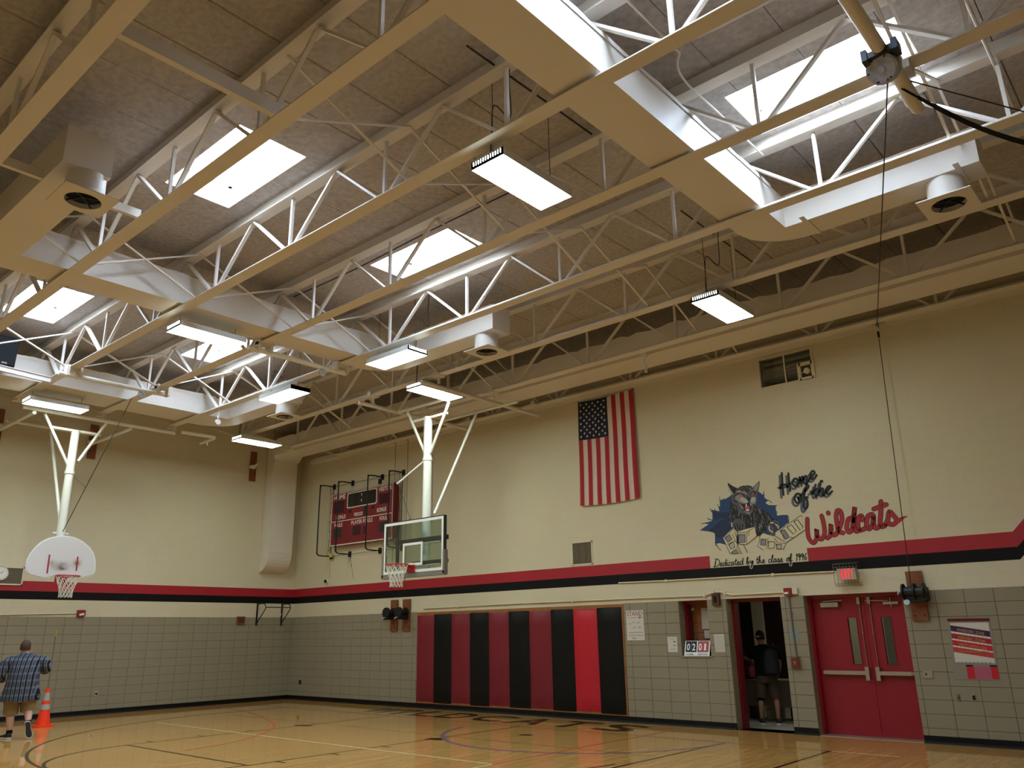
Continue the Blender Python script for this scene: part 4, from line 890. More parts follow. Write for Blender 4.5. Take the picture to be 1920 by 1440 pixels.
strokes('face_stripe', [[(740, 285), (800, 275), (850, 310), (860, 350)], [(760, 320), (820, 320), (850, 370)], [(850, 262), (890, 290), (880, 350)], [(905, 265), (930, 310), (900, 350)], [(690, 330), (740, 320), (790, 350)], [(640, 440), (700, 400), (760, 380), (810, 430)], [(900, 390), (950, 350), (990, 380)], [(850, 420), (880, 480), (885, 540)], [(630, 560), (680, 590), (700, 640)], [(650, 500), (700, 520)], [(610, 620), (650, 680), (660, 740)], [(960, 560), (980, 600), (960, 660)]], 15, 'mdark', 9)
A('eye', [(730, 405), (765, 390), (800, 430), (760, 445)], 'mpink', 10); A('eye', [(925, 385), (955, 375), (965, 400), (935, 410)], 'mpink', 10)
A('nose', [(845, 455), (920, 445), (900, 490), (870, 490)], 'mdark', 10); A('mouth', [(750, 560), (820, 545), (885, 525), (925, 560), (925, 620), (900, 660), (840, 670), (790, 640), (800, 610)], 'mdark', 9)
A('tongue', [(820, 590), (860, 575), (895, 600), (890, 655), (830, 655)], 'mpink', 10); A('lower_teeth', [(835, 640), (890, 635), (885, 660), (845, 662)], 'mfang', 11)
for p in ([(828, 550), (852, 550), (845, 615)], [(905, 545), (922, 540), (915, 595)]): A('fang', p, 'mfang', 11)
A('paw', [(600, 880), (650, 800), (720, 780), (790, 800), (830, 880), (820, 940), (760, 1000), (700, 985), (660, 930), (620, 930)], 'mgrey', 6); A('paw', [(1165, 940), (1230, 830), (1300, 800), (1370, 830), (1380, 910), (1340, 980), (1290, 1060), (1240, 1040), (1190, 990)], 'mgrey', 6)
strokes('paw_fur', [[(650, 880), (680, 950)], [(690, 860), (720, 950)], [(740, 880), (740, 960)], [(790, 880), (770, 960)], [(1250, 880), (1300, 920), (1290, 1000)], [(1320, 860), (1350, 900), (1330, 960)], [(1200, 930), (1230, 1000)]], 16, 'mdark', 8)
strokes('claw', [[(1205, 905), (1210, 960), (1260, 1000)], [(1310, 875), (1345, 900), (1350, 935)], [(1230, 850), (1270, 850)], [(610, 850), (615, 910)]], 13, 'mfang', 9)
BL = [[(470, 1085), (640, 930), (700, 1000), (770, 1330), (600, 1345)], [(690, 1000), (830, 950), (980, 915), (1010, 1060), (850, 1195), (700, 1180)], [(1060, 1060), (1110, 1005), (1250, 1050), (1300, 1130), (1470, 1180), (1430, 1270), (1240, 1280), (1020, 1220)], [(1300, 1010), (1480, 880), (1710, 740), (1770, 960), (1590, 1090), (1470, 1165), (1420, 1120)]]
for p in BL: A('painted_block', p, 'mcream', 12)
strokes('block_outline', [[(470, 1085), (590, 1345)], [(480, 1080), (580, 1010), (640, 940), (660, 990), (690, 1090)], [(620, 1030), (770, 1340)], [(540, 1190), (660, 1140)], [(600, 1345), (660, 1300), (720, 1340)], [(700, 1000), (690, 1160), (710, 1190), (850, 1195), (1010, 1065)], [(710, 1010), (850, 1000), (980, 920), (1010, 1065)], [(850, 1010), (850, 1190)], [(880, 1050), (890, 970)], [(710, 1190), (690, 1250), (750, 1330)], [(800, 1200), (860, 1320)], [(1060, 1060), (1050, 1150), (1020, 1220), (1110, 1280)], [(1060, 1060), (1110, 1010), (1240, 1050)], [(1190, 1090), (1170, 1260)], [(1290, 1100), (1350, 1170), (1470, 1185), (1430, 1270)], [(1310, 1160), (1330, 1270)], [(1390, 970), (1450, 1120), (1540, 1080)], [(1420, 1130), (1470, 1170), (1590, 1090), (1780, 960)], [(1390, 970), (1480, 890), (1700, 740), (1730, 740)], [(1540, 1080), (1600, 1090)], [(1290, 1050), (1410, 1130)]], 9, 'mgrey', 13, sm=False)
HOLES_ = [[(500, 1090), (580, 1040), (620, 1110), (550, 1160)], [(565, 1200), (640, 1150), (665, 1240), (600, 1270)], [(610, 1320), (680, 1270), (720, 1330), (640, 1345)], [(720, 1040), (825, 1035), (825, 1160), (720, 1165)], [(1080, 1110), (1160, 1110), (1150, 1210), (1070, 1200)], [(1195, 1150), (1290, 1150), (1290, 1250), (1200, 1260)], [(1320, 1195), (1410, 1200), (1400, 1265), (1330, 1265)], [(1380, 980), (1450, 960), (1520, 1070), (1470, 1110)], [(1490, 920), (1560, 880), (1640, 980), (1590, 1030)], [(1600, 830), (1660, 800), (1745, 920), (1700, 970)]]
for i, p in enumerate(HOLES_): A('block_core', p, ('mshade', 'mpale', 'mlight', 'mshade', 'mshade', 'mcream', 'mpale', 'mshade', 'mcream', 'mcream')[i], 14); 
strokes('core_outline', [p + [p[0]] for p in HOLES_], 11, 'mdark', 15, sm=False)
# lettering traced as brush strokes
k2 = KW(1440, 860, 6.857)
EL = lambda cx, cy, rx, ry, a0=0, a1=360, n=14: [(cx + rx * math.cos(math.radians(a0 + (a1 - a0) * i / n)), cy + ry * math.sin(math.radians(a0 + (a1 - a0) * i / n))) for i in range(n + 1)]
HT = [[(178, 185), (185, 320), (200, 465)], [(160, 340), (230, 332), (285, 320)], [(262, 190), (272, 300), (285, 415)], EL(355, 305, 38, 48, 20, 380), [(405, 240), (420, 325)], [(415, 280), (432, 240), (452, 240), (458, 315)], [(456, 270), (475, 228), (497, 232), (502, 290), (520, 285)],
      [(520, 285), (560, 225), (600, 190), (585, 160), (555, 175), (545, 225), (560, 260), (600, 250), (625, 210)], EL(385, 510, 42, 60, 0, 360), [(415, 480), (470, 420), (520, 365), (510, 340), (485, 375), (462, 500), (458, 610), (480, 650), (508, 610), (505, 540), (480, 500), (512, 497)],
      [(610, 335), (598, 430), (612, 470), (645, 440)], [(548, 428), (600, 405), (640, 385)], [(700, 295), (680, 290), (665, 380), (650, 470)], [(658, 430), (690, 385), (708, 395), (700, 450), (735, 440)], [(735, 430), (780, 395), (805, 365), (785, 355), (755, 380), (748, 430), (780, 455), (825, 420)]]
strokes('lettering_shadow', [[(x - 26, y + 36) for x, y in s] for s in HT], 30, 'mshadow', 3, k2); strokes('lettering', HT, 27, 'minkblk', 5, k2)
WT = [[(505, 775), (508, 900), (525, 1020), (585, 1085), (625, 1020), (625, 905), (638, 1000), (690, 1035), (728, 960), (715, 830), (690, 735)], [(765, 1022), (800, 980), (810, 840), (815, 940), (845, 982), (890, 950), (950, 800), (935, 685), (893, 668), (876, 740), (890, 850), (910, 935), (965, 955)],
      [(1080, 760), (1030, 785), (1012, 890), (1040, 945), (1085, 890), (1115, 620), (1105, 760), (1102, 880), (1135, 935), (1185, 915)], [(1215, 790), (1203, 735), (1168, 760), (1157, 860), (1185, 920), (1250, 895)], [(1340, 715), (1285, 740), (1267, 850), (1300, 905), (1345, 840), (1355, 725), (1358, 850), (1390, 895), (1440, 865)], [(1453, 550), (1450, 700), (1442, 820), (1465, 875), (1510, 850)], [(1360, 648), (1440, 618), (1520, 590)], [(1510, 850), (1540, 780), (1562, 680), (1620, 740), (1660, 795), (1610, 845), (1555, 835)], [(774, 695), (778, 705)]]
strokes('lettering_outline', WT, 54, 'mredline', 3, k2); strokes('lettering', WT, 42, 'mred', 5, k2)
b = MB(); ref = (k2(100, 100) - k2(0, 100)).length / 100
b.ribbon([p + V((0, -0.0026, 0)) for p in smooth([k2(1620, 840), k2(1690, 790), k2(1745, 755), k2(1795, 742)], 4)], [ref * q for q in (54, 52, 50, 48, 44, 40, 36, 32, 26, 20, 14, 9, 5)], (0, 1, 0)); b.build('lettering', M['mred'], mural)
# single-stroke script for the dedication line; x-height 1, baseline 0
F1 = {'D': (1.9, [[(0.1, 0.1), (0.5, 0), (0.75, 2.1), (0.5, 0.1), (1.3, 0.1), (1.8, 1.1), (1.4, 2.1), (0.5, 2.2)]]), 'e': (0.85, [[(0, 0.3), (0.6, 0.6), (0.5, 1), (0.2, 0.75), (0.25, 0.1), (0.6, 0), (0.85, 0.3)]]), 'd': (1.0, [[(0.65, 0.9), (0.3, 1), (0.1, 0.4), (0.3, 0), (0.65, 0.4), (0.85, 2), (0.75, 0.3), (1.0, 0.1)]]),
      'i': (0.5, [[(0, 0.2), (0.2, 1), (0.2, 0.2), (0.5, 0.15)], [(0.28, 1.5), (0.3, 1.6)]]), 'c': (0.8, [[(0.65, 0.8), (0.4, 1), (0.1, 0.5), (0.3, 0), (0.8, 0.2)]]), 'a': (0.95, [[(0.65, 0.9), (0.3, 1), (0.1, 0.4), (0.3, 0), (0.65, 0.5), (0.7, 1), (0.7, 0.2), (0.95, 0.15)]]), 't': (0.6, [[(0.35, 1.9), (0.25, 0.3), (0.6, 0.1)], [(0.0, 1.2), (0.6, 1.3)]]),
      'b': (0.95, [[(0, 0.3), (0.4, 1.6), (0.3, 2.1), (0.15, 1.6), (0.2, 0.1), (0.6, 0.1), (0.65, 0.7), (0.3, 0.7), (0.9, 0.6)]]), 'y': (0.9, [[(0.1, 1), (0.2, 0.3), (0.6, 0.4), (0.7, 1), (0.6, -0.6), (0.4, -1.1), (0.25, -0.7), (0.9, 0.2)]]), 'h': (0.95, [[(0, 0.2), (0.4, 1.7), (0.25, 2.1), (0.15, 0)], [(0.15, 0.5), (0.5, 1), (0.6, 0.2), (0.95, 0.15)]]),
      'l': (0.55, [[(0, 0.2), (0.4, 1.7), (0.25, 2.1), (0.15, 0.3), (0.55, 0.1)]]), 's': (0.75, [[(0, 0.1), (0.4, 1.05), (0.55, 0.3), (0.2, 0), (0.75, 0.1)]]), 'o': (0.9, [[(0.5, 1), (0.15, 0.6), (0.3, 0), (0.7, 0.3), (0.5, 1), (0.9, 0.9)]]), 'f': (0.8, [[(0, 0.3), (0.5, 1.7), (0.35, 2.1), (0.25, 1.2), (0.2, -0.8), (0.35, -1.1), (0.45, -0.4), (0.3, 0), (0.7, 0.2)]]),
      '1': (0.55, [[(0.15, 1.5), (0.35, 1.9), (0.25, 0)]]), '9': (0.75, [[(0.6, 1.5), (0.3, 1.9), (0.1, 1.4), (0.35, 1.0), (0.6, 1.6), (0.45, 0.1)]]), '6': (0.75, [[(0.55, 1.9), (0.2, 1.1), (0.2, 0.2), (0.5, 0.1), (0.6, 0.7), (0.25, 0.9)]]), ' ': (0.75, [])}
txt = 'Dedicated by the class of 1996'; tot = sum(F1[c][0] for c in txt); x0, x1 = ony(1337, 1060).x, ony(1513, 1048).x; u = (x1 - x0) / tot; xh = 0.062; z0 = ZB + 0.022
lo, dk = MB(), MB(); X = x0
for c in txt:
    for s in F1[c][1]:
        P_ = smooth([V((X + (p[0] + 0.12 * p[1]) * u, -0.0036, z0 + p[1] * xh)) for p in s], 4); dk.ribbon(P_, 0.017, (0, 1, 0), cap=3)
        if c in 'yf': lo.ribbon([p + V((0, 0.0008, 0)) for p in P_], 0.04, (0, 1, 0), cap=4)
    X += F1[c][0] * u
lo.build('lettering_halo', M['mwhite'], mural); dk.build('dedication_lettering', M['mdark'], mural)

# --- scoreboard and its guard
sb = thing('scoreboard', 'dark red electric scoreboard on the block wall behind the glass hoop', 'scoreboard', (3.33, -0.1, 4.15)); YS = -0.20; ks = KW(580, 860, 7.2, YS)
cs = [ks(300, 490), ks(1150, 318), ks(1117, 1078), ks(285, 1190)]; SX0, SX1, SZ0, SZ1 = (cs[0].x + cs[3].x) / 2, (cs[1].x + cs[2].x) / 2, (cs[2].z + cs[3].z) / 2, (cs[0].z + cs[1].z) / 2
b = MB(); b.box(SX0, SX1, YS, -0.02, SZ0, SZ1); b.build('cabinet', M['boardred'], sb)
b = MB()
for q in ((SX0, SX1, SZ0, SZ0 + 0.035), (SX0, SX0 + 0.03, SZ0, SZ1), (SX1 - 0.05, SX1 - 0.03, SZ0, SZ1), (SX0, SX1 - 0.03, SZ1 - 0.03, SZ1 - 0.012)): b.box(q[0], q[1], YS - 0.003, YS, q[2], q[3])
zl = (ks(297, 865).z + ks(1130, 727).z) / 2; b.box(SX0, SX1 - 0.03, YS - 0.003, YS, zl - 0.012, zl + 0.012); b.build('trim_line', M['trimw'], sb)
def rrect(pts, r=0.05, n=5):
    x0, x1, z0, z1 = min(p.x for p in pts), max(p.x for p in pts), min(p.z for p in pts), max(p.z for p in pts); o = []
    for cx, cz_, a in ((x1 - r, z1 - r, 0), (x0 + r, z1 - r, 90), (x0 + r, z0 + r, 180), (x1 - r, z0 + r, 270)):
        o += [V((cx + r * math.cos(math.radians(a + 90 * i / n)), YS, cz_ + r * math.sin(math.radians(a + 90 * i / n)))) for i in range(n + 1)]
    return o
def rect_avg(q): P_ = [ks(*p) for p in q]; return [V(((P_[0].x + P_[3].x) / 2, YS, (P_[0].z + P_[1].z) / 2)), V(((P_[1].x + P_[2].x) / 2, YS, (P_[2].z + P_[3].z) / 2))]
for nm, q, m, d in (('clock_border', [(510, 475), (915, 387), (915, 605), (510, 672)], 'trimw', 0.002), ('clock_window', [(522, 488), (903, 400), (903, 592), (522, 658)], 'display', 0.004)):
    b = MB(); r = rrect(rect_avg(q)); b.prism(r, (0, -d, 0)); b.build(nm, M[m], sb)
for q, m in (([(332, 590), (470, 573), (465, 722), (330, 740)], 'dispred'), ([(948, 480), (1088, 452), (1078, 590), (945, 615)], 'dispred'), ([(528, 690), (570, 683), (570, 728), (528, 735)], 'dispred'), ([(835, 635), (880, 628), (880, 668), (835, 675)], 'dispred'), ([(735, 640), (785, 630), (782, 760), (733, 772)], 'dispgrn'), ([(333, 955), (432, 940), (428, 1065), (330, 1083)], 'dispgrn'), ([(948, 865), (1062, 845), (1050, 975), (943, 995)], 'dispgrn'), ([(588, 915), (692, 900), (690, 1020), (585, 1037)], 'dispred'), ([(728, 910), (772, 902), (770, 1010), (726, 1018)], 'dispred')):
    p = rect_avg(q); b = MB(); b.box(p[0].x, p[1].x, YS - 0.004, YS, p[1].z, p[0].z); b.build('digit_window', M[m], sb)
for t_, ll, lr, ul in (('HOME', (333, 570), (490, 545), (333, 505)), ('VISITOR', (935, 448), (1118, 418), (930, 390)), ('BONUS', (362, 826), (492, 803), (362, 772)), ('BONUS', (915, 725), (1040, 700), (912, 670)), ('PERIOD', (605, 780), (720, 760), (605, 732)), ('FOULS', (337, 932), (445, 917), (337, 880)), ('FOULS', (950, 835), (1072, 812), (950, 783)), ('PLAYER FOULS', (568, 893), (853, 855), (568, 840))):
    o = ks(*ll); b = MB(); letters(b, t_, o + V((0, -0.004, 0)), V((ks(*lr).x - o.x, 0, 0)), V((0, 0, ks(*ul).z - o.z))); b.build('lettering', M['letter'], sb)
b = MB(); o = ks(700, 580); letters(b, ':', o + V((0, -0.006, 0)), V((0.03, 0, 0)), V((0, 0, 0.24))); b.build('clock_colon', M['letter'], sb)
cg = thing('scoreboard_guard', 'black pipe and wire guard around the dark red scoreboard', 'guard', (3.33, -0.2, 3.88))
for x in (1.80, 2.67, 3.98, 4.87):
    b = MB(); b.tube(smooth([(x, -0.03, 5.90), (x, -0.40, 5.90), (x, -0.50, 5.86), (x, -0.52, 5.75), (x, -0.52, 4.10), (x, -0.50, 3.94), (x, -0.42, 3.89), (x, -0.03, 3.89)], 3), 0.018, 6); b.build('guard_loop', M['blackmetal'], cg)
    for z in (5.90, 3.89): b = MB(); b.box(x - 0.04, x + 0.04, -0.05, -0.001, z - 0.075, z + 0.075); b.build('wall_bracket', M['blackmetal'], cg)
b = MB(); b.box(3.83, 3.93, -0.04, -0.001, 5.72, 5.86); b.build('wall_bracket', M['blackmetal'], cg)
for z in (5.90, 3.89): b = MB(); b.tube([(1.80, -0.06, z), (4.87, -0.06, z)], 0.006, 5); b.build('guard_wire', M['blackmetal'], cg)
b = MB()
for x in (1.80, 4.87):
    b.tube([(x, -0.06, 5.88), (x, -0.06, 3.90)], 0.012, 5)
    b.tube(smooth([(x, -0.16, 5.88), (x, -0.10, 5.4), (x, -0.13, 5.0), (x, -0.11, 4.4), (x, -0.14, 3.90)], 3), 0.008, 4)
    for i in range(7): b.tube([(x, -0.05, 4.05 + 0.27 * i), (x, -0.15, 4.05 + 0.27 * i)], 0.006, 4)
    for i in range(8): b.tube([(x, -0.19 - 0.042 * i, 5.88), (x, -0.19 - 0.042 * i, 3.90)], 0.0022, 3, caps=False)
tag(b.build('side_netting', M['blackmetal'], cg), kind='stuff')
b = MB(); p = ony(620.5, 1045, -0.1); b.cyl(p, p + V((0, 0.0, 0.1)), 0.05, 10); M['tag'] = mat('yellow_tag', '#c9c020', 0.6); tag(b.build('hang_tag', M['tag'], cg))
for px_ in (741, 764):
    b = MB(); a = ony(px_, 835, -0.12); b.tube([(a.x, -0.1, 6.75), (a.x, -0.1, 2.75)], 0.006, 5); tag(b.build('hoist_rope', M['cable']), 'thin dark rope hanging down the wall to the ' + ('left' if px_ < 750 else 'right') + ' one of the paired winches', 'rope')

# --- winches on boards
def winch(lab, q, m, drum):
    """q: four corners of the board on the wall"""
    xl, xr = (q[0].x + q[3].x) / 2, (q[1].x + q[2].x) / 2; zt, zb_ = (q[0].z + q[1].z) / 2, (q[2].z + q[3].z) / 2; cx, cz_ = (xl + xr) / 2, zb_ + (zt - zb_) * 0.58
    t = thing('cable_winch', lab, 'winch', (cx, -0.02, zb_), 'hand winches on wall boards')
    b = MB(); b.box(xl, xr, -0.045, -0.013, zb_, zt); b.build('mounting_board', M[m], t); B_ = M['blackmetal']
    if drum == 'y':
        b = MB(); b.cyl((cx, -0.045, cz_), (cx, -0.30, cz_), 0.075, 16); b.cyl((cx, -0.07, cz_), (cx, -0.09, cz_), 0.125, 18); b.cyl((cx, -0.27, cz_), (cx, -0.32, cz_), 0.135, 20); b.build('drum', B_, t)
        b = MB(); b.box(cx - 0.10, cx + 0.10, -0.30, -0.045, cz_ - 0.17, cz_ - 0.06); b.build('gearbox', B_, t)
        b = MB(); b.tube([(cx - 0.02, -0.30, cz_ - 0.12), (cx - 0.02, -0.38, cz_ - 0.12), (cx - 0.06, -0.38, cz_ - 0.16)], 0.015, 6); b.build('crank_stub', M['gear'], t)
    else:
        b = MB(); b.cyl((cx - 0.14, -0.17, cz_), (cx + 0.16, -0.17, cz_), 0.075, 18); b.build('drum', M['darkmetal'], t)
        for x in (cx - 0.15, cx + 0.02, cx + 0.16): b = MB(); b.cyl((x - 0.012, -0.17, cz_), (x + 0.012, -0.17, cz_), 0.125, 20); b.build('flange', B_, t)
        b = MB(); b.box(cx - 0.13, cx + 0.17, -0.20, -0.045, cz_ - 0.16, cz_ - 0.07); b.box(cx + 0.14, cx + 0.19, -0.24, -0.045, cz_ - 0.14, cz_ + 0.06); b.build('gearbox', B_, t)
        b = MB(); b.tube([(cx - 0.16, -0.17, cz_), (cx - 0.23, -0.17, cz_), (cx - 0.23, -0.2, cz_ - 0.04)], 0.018, 6); b.cyl((cx - 0.1, -0.2, cz_ - 0.18), (cx - 0.1, -0.26, cz_ - 0.16), 0.045, 10); b.build('crank_stub', M['gear'], t)
    b = MB()
    for x in (xl + 0.05, xr - 0.05): b.cyl((x, -0.045, zb_ + 0.08), (x, -0.055, zb_ + 0.08), 0.012, 8)
    b.build('bolt_head', M['darkmetal'], t); return t
k3 = KW(560, 1100, 6.0, -0.03)
winch('black hand winch on a brown board under the glass hoop, the one nearer the corner', [k3(1043, 150), k3(1120, 148), k3(1106, 503), k3(1030, 503)], 'board', 'y')
winch('black hand winch on a brown board under the glass hoop, the one nearer the pads', [k3(1180, 142), k3(1258, 140), k3(1250, 500), k3(1165, 500)], 'board', 'y')
k7 = KW(1660, 1050, 11.08, -0.03)
winch('large black drum winch on a wide brown board right of the red double doors', [k7(408, 240), k7(750, 222), k7(908, 1260), k7(568, 1262)], 'board', 'x')
# --- cable gearbox under the roof, its pipe, rope, strap and wall pulley
gx, gy, gz = 19.77, -7.25, 6.36
t = thing('cable_gearbox', 'round grey cable gearbox at the end of a cream pipe, high in the upper right', 'gearbox', (gx, gy, gz))
n_ = V((-0.12, -0.80, -0.60)).normalized(); gc = onz(1656, 128, 6.42); gc = V((gc.x, gc.y, 6.42))
b = MB(); b.cyl(gc + n_ * 0.05, gc - n_ * 0.06, 0.135, 26, r2=0.14); b.cyl(gc + n_ * 0.055, gc + n_ * 0.05, 0.12, 26); b.cyl(gc + n_ * 0.065, gc + n_ * 0.05, 0.03, 12); b.build('gear_case', M['gear'], t)
b = MB(); a_ = n_.cross(V((1, 0, 0))).normalized()
for i in range(6): p = gc + (V((1, 0, 0)) * math.cos(i * PI / 3) + a_ * math.sin(i * PI / 3)) * 0.11; b.cyl(p + n_ * 0.065, p + n_ * 0.05, 0.01, 6)
b.build('case_bolt', M['darkmetal'], t)
b = MB(); c2 = onz(1651, 97, 6.52); b.box(c2.x - 0.14, c2.x + 0.14, c2.y - 0.05, c2.y + 0.05, 6.47, 6.53); b.box(c2.x - 0.15, c2.x - 0.10, c2.y - 0.07, c2.y + 0.07, 6.45, 6.56); b.box(c2.x + 0.10, c2.x + 0.15, c2.y - 0.07, c2.y + 0.07, 6.45, 6.56); b.build('clamp', M['darkmetal'], t)
b = MB(); b.tube([(c2.x, -12.5, 6.54), (c2.x, c2.y + 0.03, 6.54)], 0.06, 16); b.build('drive_pipe', M['steel'], t)
b = MB(); b.tube([(gc.x + 0.06, gc.y + 0.08, 6.5), (19.82, -6.62, 6.56)], [0.055, 0.075], 14); b.tube([(19.82, -6.62, 6.56), (19.82, -6.45, 6.565)], 0.06, 14); b.cyl((gc.x + 0.08, gc.y + 0.05, 6.47), (gc.x + 0.13, gc.y + 0.02, 6.47), 0.035, 10); b.box(19.74, 19.94, -7.1, -6.9, 6.62, 6.7); b.build('output_shaft', M['steel'], t)
tag(t, None)
p0, p1 = onz(1690, 165, 6.47), ony(1975, 280, -5.6)
b = MB(); pts = [p0.lerp(p1, i / 10) + V((0, 0, -0.10 * math.sin(PI * i / 10))) for i in range(11)]
for i in range(10): b.bar(pts[i], pts[i + 1], 0.004, 0.012 + 0.05 * min(1, (i + 1) / 3), V((0, 0, 1)))
tag(b.build('lifting_strap', M['strap']), 'black webbing strap running from the grey gearbox out to the right', 'strap')
q0, q1 = onz(1700, 150, 6.52), ony(1930, 212, -5.5); b = MB(); b.tube([q0, q1], 0.007, 5); tag(b.build('stay_cable', M['cable']), 'thin dark cable above the black webbing strap', 'cable')
wp = ony(1645, 612, -0.14); r0 = V((gc.x + 0.02, gc.y, gc.z - 0.12)); r1 = ony(1709, 1105, -0.25)
b = MB(); b.tube([r0, V((wp.x, wp.y - 0.02, wp.z))], 0.007, 5); b.tube([V((wp.x, wp.y, wp.z - 0.02)), r1], 0.007, 5); tag(b.build('hoist_rope', M['cable']), 'long dark rope from the grey gearbox over the wall pulley down to the drum winch', 'rope')
t = thing('wall_pulley', 'small pulley block at the top of the block wall guiding the long dark rope', 'pulley', wp); b = MB(); b.cyl(wp + V((-0.015, 0, 0.02)), wp + V((0.015, 0, 0.02)), 0.05, 14); b.build('sheave', M['gear'], t)
b = MB(); b.box(wp.x - 0.10, wp.x + 0.12, -0.13, -0.091, wp.z + 0.03, wp.z + 0.09); b.bar(wp + V((0, 0, 0.05)), wp + V((0.0, 0, -0.12)), 0.03, 0.03); b.build('bracket', M['steel'], t); b = MB(); b.bar(wp + V((0, -0.01, -0.1)), wp + V((0, -0.01, -0.2)), 0.035, 0.03); b.build('rope_cleat', M['hole'], t)

# --- papers and posters
def sheet(name, lab, q, m, t=0.002): b = MB(); b.prism(q, (0, -t, 0)); return tag(b.build(name, M[m]), lab, 'poster' if 'poster' in name else 'paper')
def qd(k_, pts, dy=-0.014): return [k_(*p) + V((0, dy, 0)) for p in pts]
def inq(q, u, v, dy=-0.003): return (q[0].lerp(q[1], u)).lerp(q[3].lerp(q[2], u), v) + V((0, dy, 0))
def scrib(b, q, u0, u1, v, amp, n, wd, seed):
    r = random.Random(seed); b.ribbon([inq(q, u0 + (u1 - u0) * i / n, v + amp * r.uniform(-1, 1)) for i in range(n + 1)], wd, (0, 1, 0), cap=2)
k8 = KW(1160, 1130, 12.0); q = qd(k8, [(168, 180), (555, 168), (600, 845), (205, 848)])
o = sheet('handmade_poster', 'handmade white poster headed STAND with pencilled drawings, beside the last black pad', q, 'paper')
b = MB(); a0 = inq(q, 0.05, 0.19); letters(b, 'STAND', a0, inq(q, 0.95, 0.19) - a0, inq(q, 0.05, 0.03) - a0); b.build('heading', M['inkred'], o)
b = MB(); scrib(b, q, 0.1, 0.6, 0.25, 0.015, 16, 0.006, 1); scrib(b, q, 0.72, 0.92, 0.24, 0.03, 12, 0.014, 2)
for i, (u_, v_) in enumerate(((0.2, 0.45), (0.42, 0.4), (0.45, 0.58), (0.68, 0.42), (0.75, 0.57))): scrib(b, q, u_ - 0.08, u_ + 0.09, v_, 0.05, 9, 0.006, 10 + i)
for i, v_ in enumerate((0.74, 0.84, 0.93)): scrib(b, q, 0.12 + 0.1 * (i == 2) * 2, 0.9 - 0.2 * (i == 2) * 2, v_, 0.018, 22, 0.008, 20 + i)
b.build('handwriting', M['ink'], o)
q = qd(k8, [(1098, 768), (1318, 765), (1342, 1112), (1125, 1112)]); o = sheet('flyer', 'small white flyer on the tiles left of the score window', q, 'paper')
b = MB(); scrib(b, q, 0.3, 0.75, 0.14, 0.015, 10, 0.006, 31); scrib(b, q, 0.62, 0.85, 0.32, 0.06, 10, 0.012, 32); scrib(b, q, 0.58, 0.8, 0.55, 0.05, 8, 0.01, 33); scrib(b, q, 0.25, 0.8, 0.8, 0.03, 16, 0.005, 34); b.build('print', M['ink'], o)
k9 = KW(1250, 1110, 9.6); q = qd(k9, [(852, 760), (1040, 755), (1068, 1082), (888, 1082)]); o = sheet('notice', 'plain white notice between the score window and the doorway', q, 'paper2')
b = MB()
for i in range(7): scrib(b, q, 0.12, 0.85, 0.14 + 0.11 * i, 0.004, 10, 0.003, 50 + i)
b.build('print', M['mlight'], o)
kw = KW(1250, 1110, 9.6, 0.36)
q = [kw(*p) for p in ((612, 290), (735, 288), (760, 668), (635, 668))]; sheet('note_sheet', 'larger grey paper taped inside the score window', [V((p.x, 0.37, p.z)) for p in q], 'paper2')
q = [kw(*p) for p in ((672, 690), (765, 690), (775, 835), (685, 835))]; sheet('note_sheet', 'smaller grey paper taped inside the score window, below the larger one', [V((p.x, 0.36, p.z)) for p in q], 'paper2')
b = MB(); p = kw(465, 310); b.cyl((p.x, 0.384, p.z), (p.x, 0.36, p.z), 0.03, 10); b.cyl((p.x, 0.36, p.z), (p.x, 0.34, p.z - 0.02), 0.018, 8); b.build('knob', M['white'], win)
# flip scoreboard on the window ledge
fx0, fx1 = ony(1284, 1230, 0.0).x, ony(1331, 1230, 0.0).x; fz0, fz1 = 1.2415, 1.51
t = thing('flip_scoreboard', 'tabletop flip scoreboard showing 02 and 01 on the score window ledge', 'scoreboard', ((fx0 + fx1) / 2, 0.05, fz0)); W_ = fx1 - fx0
FP = lambda u, v, d=0.0: V((fx0 + W_ * u, -0.02 + 0.085 * v - d, fz0 + (fz1 - fz0) * v))
b = MB(); b.prism([FP(0, 0), FP(1, 0), FP(1, 1), FP(0, 1)], (0, 0.008, 0)); b.build('front_board', M['white'], t)
b = MB(); b.prism([FP(0, 0) + V((0, 0.16, 0)), FP(1, 0) + V((0, 0.16, 0)), FP(1, 1) + V((0, 0.015, 0)), FP(0, 1) + V((0, 0.015, 0))], (0, 0.008, 0)); b.build('back_board', M['darkmetal'], t)
for i, (u0, u1, m) in enumerate(((0.05, 0.255, 'flagblue'), (0.27, 0.475, 'flagblue'), (0.525, 0.73, 'red'), (0.745, 0.95, 'red'))):
    b = MB(); b.prism([FP(u0, 0.26, 0.004), FP(u1, 0.26, 0.004), FP(u1, 0.97, 0.004), FP(u0, 0.97, 0.004)], (0, -0.003, 0)); cdn = b.build('score_card', M[m], t)
    b = MB(); ww = (u1 - u0); o = FP(u0 + ww * 0.2, 0.36, 0.009); letters(b, '0201'[i], o, FP(u0 + ww * (0.8 if i < 3 else 0.55), 0.36, 0.009) - o, FP(u0 + ww * 0.2, 0.82, 0.009) - o); b.build('numeral', M['white'], cdn)
b = MB(); o = FP(0.06, 0.06, 0.003); letters(b, 'HOME     VISITOR', o, FP(0.94, 0.06, 0.003) - o, FP(0.06, 0.15, 0.003) - o); b.build('print', M['ink'], t)
b = MB(); b.prism([FP(0.35, 1.0), FP(0.58, 1.0), FP(0.54, 1.06), FP(0.48, 1.13), FP(0.42, 1.06)], (0, 0.006, 0)); b.build('carry_tab', M['flagblue'], t)
